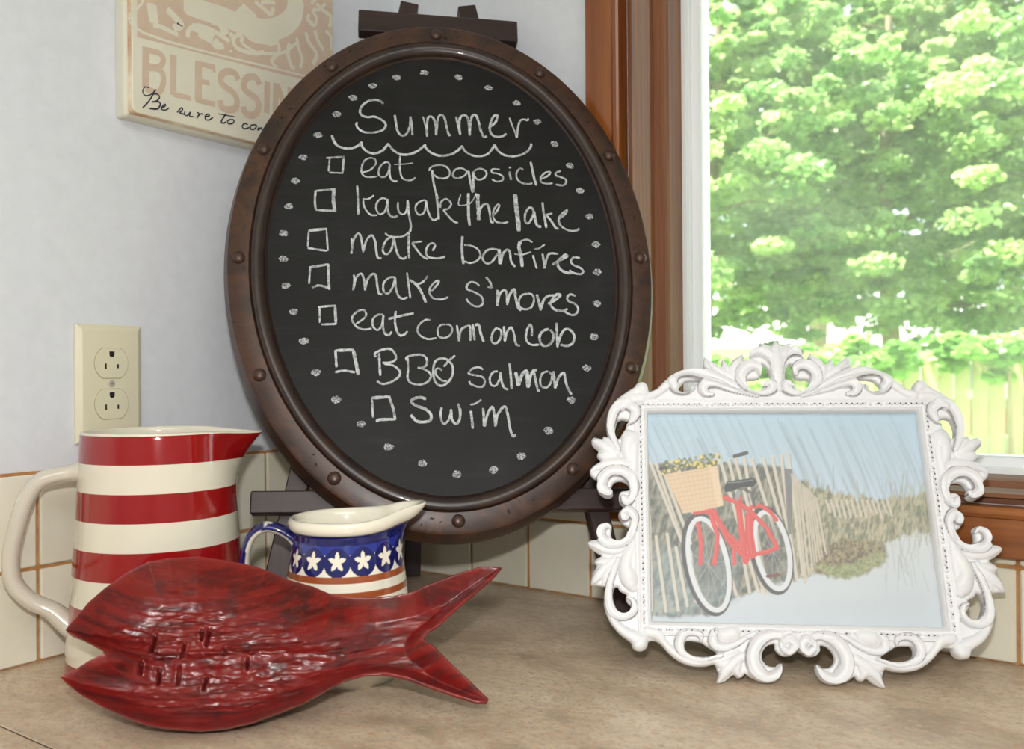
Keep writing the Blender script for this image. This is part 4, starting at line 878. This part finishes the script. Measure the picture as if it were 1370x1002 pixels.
def line_(pts, w_, c, al=1.0, soft=3):
    lo = np.array(pts, float); d = np.full(PX.shape, 1e9)
    bb = (PX > lo[:,0].min()-w_-6) & (PX < lo[:,0].max()+w_+6) & (PY > lo[:,1].min()-w_-6) & (PY < lo[:,1].max()+w_+6)
    if not bb.any(): return
    x, y = PX[bb], PY[bb]; dd_ = np.full(x.shape, 1e9)
    for i in range(len(pts)-1): dd_ = np.minimum(dd_, seg_dist(x, y, pts[i], pts[i+1])[0])
    m_ = np.zeros(PX.shape); m_[bb] = al*np.clip(0.5+(w_/2-dd_)/soft, 0, 1); put(m_, c)
tv = np.clip(PY/420, 0, 1)[...,None]
IM = SA((172,198,214))*(1-tv)+SA((186,204,218))*tv
sand = np.clip((PY-560)/300, 0, 1)[...,None]
m_ = np.clip((PY-430)/10, 0, 1)[...,None]; IM = IM*(1-m_)+(SA((200,206,206))*(1-sand)+SA((196,205,212))*sand)*m_
for k in range(150):
    x = rng.uniform(20, 1330); y = rng.uniform(330, 470); L = rng.uniform(140, 380); c = rng.uniform(110, 160)
    line_([(x,y),(x-L*0.18,y-L*0.5),(x-L*0.42,y-L)], rng.uniform(3,10), (c,c+16,c+22), rng.uniform(0.12,0.36), 12)
gn = fbm(PX/26, PY/60, 4, 90)
def blend(mask, c1, c2, seed, sx_=10, sy_=26, al=1.0):
    global IM
    n_ = np.clip((fbm(PX/sx_+PY/60, PY/sy_, 4, seed)-0.3)*2.5, 0, 1)[...,None]; a = (np.clip(mask,0,1)*al)[...,None]
    IM = IM*(1-a)+(np.asarray(SA(c1))*(1-n_)+np.asarray(SA(c2))*n_)*a
hill = pin([(560,380),(640,340),(720,330),(800,350),(950,395),(1100,400),(1280,370),(1310,550),(1180,560),(1090,600),(1060,700),(900,755),(790,720),(740,750),(640,790),(560,600)])+(gn-0.5)*60
blend(np.clip(0.5+hill/16,0,1), (112,120,96), (186,176,150), 101)
left = pin([(25,250),(300,230),(640,260),(660,560),(690,760),(420,840),(300,930),(30,930)])+(gn-0.5)*30
blend(np.clip(0.5+left/14,0,1), (80,88,80), (150,148,132), 131, 14, 30)
lowl = pin([(25,620),(420,650),(420,850),(200,930),(25,920)])
blend(np.clip(0.5+lowl/60,0,1), (104,128,136), (160,174,174), 151, 20, 30, 0.6)
blend(np.clip(0.5+(pin([(800,620),(900,585),(1080,600),(1095,660),(1000,740),(900,760),(790,735),(770,690)])+(gn-0.5)*40)/18,0,1), (104,92,72), (160,146,110), 171, 9, 12)
blend(np.clip(0.5+(pin([(770,700),(950,690),(1060,640),(1080,680),(960,755),(860,755)])+(gn-0.5)*30)/18,0,1), (120,142,92), (168,180,130), 181, 9, 9, 0.7)
for k in range(240):
    x = rng.uniform(640, 1310); y = rng.uniform(380, 700) if x < 1090 else rng.uniform(400, 620); L = rng.uniform(40, 150); c = rng.uniform(-25, 45)
    line_([(x,y),(x+rng.uniform(-40,20),y-L)], rng.uniform(2.5,6), (140+c,140+c,112+c*0.8), rng.uniform(0.25,0.6), 4)
for k in range(26):
    x = rng.uniform(1090, 1310); y = rng.uniform(640, 820); line_([(x,y),(x-rng.uniform(-25,40),y-rng.uniform(60,150))], 4, (150,160,158), 0.4, 5)
SL = [((35,240),(175,590)),((62,245),(250,800)),((95,280),(215,600)),((150,235),(260,560)),((60,570),(105,905)),((110,560),(160,900)),((30,480),(40,900)),((150,620),(200,880)),((215,640),(240,860)),((350,235),(520,820)),((385,225),(470,560)),((415,220),(530,640)),((455,220),(560,820)),((490,225),(610,600)),((540,220),(650,600)),((580,215),(670,620)),((620,205),(690,760)),((652,200),(720,740)),((300,420),(420,830)),((440,600),(480,820)),((500,690),(545,820))]
for a, b in SL: line_([a,b], 15, (205,198,184), 0.9)
for a, b in SL: line_([(a[0]+9,a[1]),(b[0]+9,b[1])], 4, (120,112,100), 0.5)
poly_([(634,265),(672,268),(668,560),(652,560)], (112,112,114), 4, 0.9)
for i in range(13):
    x = 668+i*9.5; line_([(x,290+i*9),(x+rng.uniform(35,60),780-i*12)], 7, (196,186,170), 0.85)
for i in range(13): line_([(822+i*23,408),(842+i*23,455+rng.uniform(0,40))], 10, (206,200,186), 0.75)
def arc(cx, cy, rx, ry, rot, a0=0, a1=360, n=48):
    r_ = math.radians(rot); o = []
    for k in range(n+1):
        a = math.radians(a0+(a1-a0)*k/n); x, y = rx*math.cos(a), ry*math.sin(a); o.append((cx+x*math.cos(r_)-y*math.sin(r_), cy+x*math.sin(r_)+y*math.cos(r_)))
    return o
for (cx, cy) in ((300,700),(585,640)):
    blend(np.clip(1.2-np.hypot((PX-cx)/70,(PY-cy)/170),0,1)*0.8, (78,84,80), (120,124,112), 191, 12, 30)
for (cx, cy, rx, ry) in ((296,695,88,222),(582,632,76,188)):
    line_(arc(cx-7,cy,rx+6,ry+3,-12), 26, (50,52,54), 0.95); line_(arc(cx,cy,rx-4,ry-12,-12), 22, (212,216,220))
    for k in range(9):
        p_ = arc(cx,cy,rx-16,ry-26,-12,k*40,k*40,1)[0]; line_([(cx,cy),p_], 2.5, (190,192,194), 0.5)
RED = (206,70,64)
for pts, w_ in (([(365,395),(430,418),(480,452),(555,530),(603,620),(560,638),(478,655)],20),([(428,398),(440,520),(462,680)],28),([(300,455),(335,560),(330,640),(320,690)],22),([(248,512),(262,600),(258,690)],20),([(235,462),(310,452),(380,560),(442,612)],20),([(320,460),(385,590),(470,672)],22),([(408,610),(412,692)],18),([(478,480),(478,560),(492,650)],38),([(474,470),(486,438),(530,432),(570,456),(600,495)],18),([(400,612),(450,612)],16)):
    line_(pts, w_, RED)
    line_([(x-3,y-3) for x,y in pts], 4, (240,150,140), 0.2)
line_([(430,370),(424,398)], 20, (150,150,150)); line_([(450,355),(485,372),(500,430)], 14, (60,58,58), 0.8)
poly_([(364,352),(378,322),(430,316),(498,306),(514,324),(498,346),(440,350),(398,368),(370,370)], (38,44,46))
line_([(384,328),(430,326),(495,316)], 6, (130,140,142), 0.6)
line_([(560,748),(612,742)], 14, (120,60,58)); 
poly_([(98,290),(215,272),(332,252),(362,430),(270,452),(182,466)], (212,186,152))
for k in range(9):
    y = 300+k*19; line_([(110+k*8,y),(335+k*3,y-38+k)], 3, (184,150,112), 0.5)
for k in range(11):
    x = 120+k*22; line_([(x,288-k*3),(180+k*16,460-k*3)], 3, (228,202,166), 0.5)
poly_([(300,262),(335,252),(362,430),(335,438)], (224,202,172), 8, 0.6)
for k in range(120):
    x = rng.uniform(92, 345); y = 288-(x-92)*0.16-rng.uniform(0, 52); c = ((226,206,110),(120,124,70),(96,100,76))[k % 3]
    line_([(x,y),(x+rng.uniform(-6,6),y+rng.uniform(-5,5))], rng.uniform(7,14), c, 0.85)
line_([(340,242),(372,226),(415,210)], 9, (176,198,212)); line_([(412,210),(440,202),(466,195)], 17, (70,72,76)); line_([(80,266),(104,262)], 16, (60,60,62))
IM = IM*0.90+SA((214,220,224))*0.10
ny, nx = PX.shape; idx = np.arange(nx*ny).reshape(ny, nx)
F_ = np.stack([idx[:-1,:-1].ravel(), idx[:-1,1:].ravel(), idx[1:,1:].ravel(), idx[1:,:-1].ravel()], 1)
VV = np.stack([Ug.ravel(), Vg.ravel(), np.full(nx*ny, -0.0035)], 1)
obj('photo_print', VV, F_, vc_mat('glossy_photo_print', 0.5, 0.15), pf_, colors=IM.reshape(-1,3), label='beach photo of red bicycle with flower basket by a sand fence')

# ------------------------------------------------------------ outdoors
GZ = -1.55
m_lawn = noisy('lawn_grass', S(120,150,84), S(168,190,120), ns=3, rough=0.9)
g_ = MB().box((-40,1.0,GZ-0.2),(40,60,GZ)).build('ground', m_lawn); g_['kind'] = 'structure'
house = MB().box((X1+0.1, 0.0, FLOOR-0.7), (X1+0.3, 0.3, CEIL+0.3)).build('wall_outside', m_wall); house['kind'] = 'structure'
def vw(px, py, dist):
    "point at this bearing from the kitchen corner of the house"
    d = fw + r2*((px-685)/F_PX) - u2*((py-501)/F_PX); return CAM+d*dist
# board fence
m_fence = noisy('weathered_fence_board', S(150,140,106), S(184,176,142), (1,1,0.15), 5, 0.9)
fence = thing('board_fence', 'weathered pale wooden board fence across the yard behind the photo frame', 'fence', loc=(0,0,GZ))
fp0 = vw(880, 497, 9.5); fp1 = vw(1560, 500, 8.2); fd = Vector((fp1.x-fp0.x, fp1.y-fp0.y, 0)); FL = fd.length; fd.normalize(); fnn = Vector((-fd.y, fd.x, 0))
bm_ = None; k = 0; s_ = 0
rotz = math.atan2(fd.y, fd.x)
while s_ < FL:
    if bm_ is None:
        o = MB().cbox((0,-0.009,0),(0.135,0.009,1.94),0.003).build('fence_board', m_fence, fence); bm_ = o.data
    else:
        o = bpy.data.objects.new('fence_board', bm_); col.objects.link(o); o.parent = fence
    o.location = (fp0.x+fd.x*s_, fp0.y+fd.y*s_, random.uniform(-0.02,0.02)); o.rotation_euler = (0,random.uniform(-0.006,0.006),rotz)
    s_ += 0.148
for z in (0.35, 1.45):
    o = MB().box((0,0.0095,z),(FL,0.05,z+0.09)).build('fence_rail', m_fence, fence); o.location = (fp0.x, fp0.y, 0); o.rotation_euler = (0,0,rotz)
# pale neighbouring house behind the trees
nb_ = thing('neighbour_house', 'white sided house with red brick base seen through the leaves', 'house', loc=tuple(vw(1150, 497, 26))[:2]+(GZ,))
m_side = simple('white_siding', S(236,236,232), 0.7); m_brick = noisy('red_brick', S(160,84,70), S(190,120,104), ns=8, rough=0.9)
nbr = MB().box((-7,0,0.9),(5,6,2.55)).build('siding_wall', m_side, nb_)
MB().box((-7.02,-0.03,0),(5.02,6,0.9)).build('brick_base', m_brick, nb_)
MB().add([(-7.4,-0.5,2.5),(5.4,-0.5,2.5),(5.4,6.5,2.5),(-7.4,6.5,2.5),(-7.4,3,4.2),(5.4,3,4.2)], [(0,1,5,4),(2,3,4,5),(0,4,3),(1,2,5),(0,3,2,1)]).build('roof', simple('grey_roof', S(170,170,170), 0.8), nb_)
for x in (-5,-2.4,0.4,3):
    w_o = MB().box((x,-0.04,1.2),(x+1.0,0.0,2.1)).build('window_frame', m_side, nb_); MB().box((x+0.08,-0.05,1.28),(x+0.92,-0.03,2.02)).build('window_pane', simple('dark_pane', S(120,140,150), 0.1), w_o)
nb_.rotation_euler = (0,0,yaw)

def leaf_mat(name, cs):
    t = NT(name); at = t.attr(); df = t.n('ShaderNodeBsdfDiffuse'); tl = t.n('ShaderNodeBsdfTranslucent'); gl = t.n('ShaderNodeBsdfGlossy'); gl.inputs['Roughness'].default_value = 0.45
    t.l(at, df.inputs[0])
    h = t.n('ShaderNodeHueSaturation'); h.inputs['Saturation'].default_value = 0.95; h.inputs['Value'].default_value = 1.35; t.l(at, h.inputs['Color']); t.l(h.outputs[0], tl.inputs[0])
    a = t.n('ShaderNodeMixShader'); a.inputs[0].default_value = 0.42; t.l(df.outputs[0], a.inputs[1]); t.l(tl.outputs[0], a.inputs[2])
    b = t.n('ShaderNodeMixShader'); b.inputs[0].default_value = 0.05; t.l(a.outputs[0], b.inputs[1]); t.l(gl.outputs[0], b.inputs[2])
    t.l(b.outputs[0], t.out.inputs[0]); return t.m
m_leaf = leaf_mat('translucent_leaf', None)
m_bark = noisy('grey_brown_bark', S(112,96,80), S(160,142,120), (1,1,0.3), 8, 0.9, 0.5)
LEAFP = np.array([(0,-0.5),(0.42,-0.12),(0.30,0.22),(0,0.55),(-0.30,0.22),(-0.42,-0.12)])
def foliage(name, sprays, parent, size, c1, c2, per, seed):
    "flattened sprays of leaves: each spray (centre, radius)"
    r = np.random.default_rng(seed); n = len(sprays)*per
    C = np.repeat(np.array([s[0] for s in sprays]), per, 0); R = np.repeat(np.array([s[1] for s in sprays]), per)
    tone = np.repeat(r.random(len(sprays)), per)
    d = r.normal(size=(n,3)); d /= np.linalg.norm(d, axis=1)[:,None]; rad = r.random(n)**0.45
    P = C + d*(rad*R)[:,None]*np.array([1,1,0.42]); P[:,2] -= 0.12*(rad**2)*R
    nrm = np.array([0,0,1.0])+r.normal(size=(n,3))*0.55; nrm /= np.linalg.norm(nrm, axis=1)[:,None]
    a = r.normal(size=(n,3)); a -= (a*nrm).sum(1)[:,None]*nrm; a /= np.linalg.norm(a, axis=1)[:,None]; b = np.cross(nrm, a)
    sz = size*(0.65+0.7*r.random(n)); k = len(LEAFP)
    V = P[:,None,:] + (LEAFP[None,:,0,None]*a[:,None,:]+LEAFP[None,:,1,None]*b[:,None,:])*sz[:,None,None]
    V[:,[1,2,4,5]] += nrm[:,None,:]*0.08*sz[:,None,None]
    F = np.arange(n*k).reshape(n, k)
    t = (0.7*tone**1.5+0.3*r.random(n))[:,None]; cc = SA(c1)*(1-t)+SA(c2)*t
    return obj(name, V.reshape(-1,3), F, m_leaf, parent, colors=np.repeat(cc, k, 0), kind='stuff')
def grow(base, H, spread, seed, nl=26, lean=(0,0)):
    "trunk and limbs; returns mesh data and spray centres"
    r = random.Random(seed); mb = MB(); sp = []
    tr = [Vector((lean[0]*t*H+0.06*H*math.sin(3*t+seed)*0.4, lean[1]*t*H, H*t)) for t in np.linspace(0,1,9)]
    mb.add(*tube(tr, [0.035*H*(1-0.8*i/8)*0.62 for i in range(9)], 10))
    for k in range(nl):
        t = 0.34+0.62*k/nl; p = tr[0].lerp(tr[-1], t); i = int(t*8); p = tr[i].lerp(tr[min(8,i+1)], t*8-i)
        a = k*2.4+r.random(); L = spread*(0.65+0.5*r.random())*math.sin(min(1.0, (t+0.12))*PI*0.86)**0.6
        q = [p + Vector((math.cos(a)*L*s, math.sin(a)*L*s, (0.28-0.10*s)*L*s*(1.1 if t > 0.5 else 0.5))) for s in (0,0.25,0.5,0.75,1)]
        mb.add(*tube(q, [0.012*H*(1-t*0.6)*(1-0.22*j)*0.45 for j in range(5)], 6))
        for s in (0.35,0.55,0.75,0.95,1.08):
            for m_ in range(7):
                c = p + (q[-1]-p)*s + Vector((r.gauss(0,0.24*L*s),r.gauss(0,0.24*L*s),r.gauss(0,0.11*L)))
                sp.append((tuple(c), L*(0.05+0.09*r.random())))
    return mb, sp
def tree(name, label, base, H, spread, seed, size, c1, c2, per, nl=26, group=None):
    t = thing(name, label, 'tree', loc=(base.x, base.y, GZ), group=group)
    mb, sp = grow(base, H, spread, seed, nl)
    mb.build('trunk', m_bark, t, smooth=True); foliage('foliage', sp, t, size, c1, c2, per, seed)
    return t
tree('maple_tree', 'large bright green maple tree filling the middle of the window', vw(1205, 497, 12.5), 7.6, 2.9, 3, 0.088, (78,126,60), (190,210,140), 120, 30, group='maple trees in the yard')
tree('maple_tree', 'green maple tree nearest the left window jamb', vw(950, 497, 11.5), 7.0, 2.3, 11, 0.085, (84,134,64), (196,216,146), 100, 24, group='maple trees in the yard')
tree('maple_tree', 'green maple tree at the right edge of the window', vw(1500, 497, 11.5), 7.0, 2.3, 23, 0.085, (82,132,62), (194,214,144), 100, 24, group='maple trees in the yard')
tree('shade_tree', 'darker tall tree behind the maples, top centre of the window', vw(1090, 497, 21.0), 12.0, 3.4, 31, 0.15, (60,98,58), (104,142,86), 70, 22, group='shade trees beyond the maples')
tree('shade_tree', 'darker tall tree behind the maples, upper right of the window', vw(1370, 497, 20.0), 12.0, 3.4, 47, 0.15, (60,100,58), (106,146,88), 70, 22, group='shade trees beyond the maples')
# low shrubs hanging over the fence
for i, (px_, py_, dist, rr_, lab) in enumerate(((985,500,8.6,0.60,'leafy shrub behind the left part of the photo frame'),(1110,475,8.4,0.5,'leafy shrub behind the top of the photo frame'),(1350,452,8.2,0.5,'leafy shrub hanging over the fence at the right edge'))):
    b_ = vw(px_, py_, dist); t = thing('shrub', lab, 'shrub', loc=(b_.x, b_.y, GZ), group='shrubs over the fence')
    r = random.Random(i); sp = [((r.gauss(0,rr_*0.8), r.gauss(0,rr_*0.35), b_.z-GZ-0.05+r.gauss(0,rr_*0.16)), rr_*0.26) for _ in range(34)]
    mb = MB(); mb.add(*tube([(0,0,0),(0.02,0,0.6),(0,0,b_.z-GZ-0.3)], [0.04,0.03,0.015], 8)); mb.build('stem', m_bark, t)
    foliage('foliage', sp, t, 0.10, (92,144,64), (160,200,108), 110, 60+i)
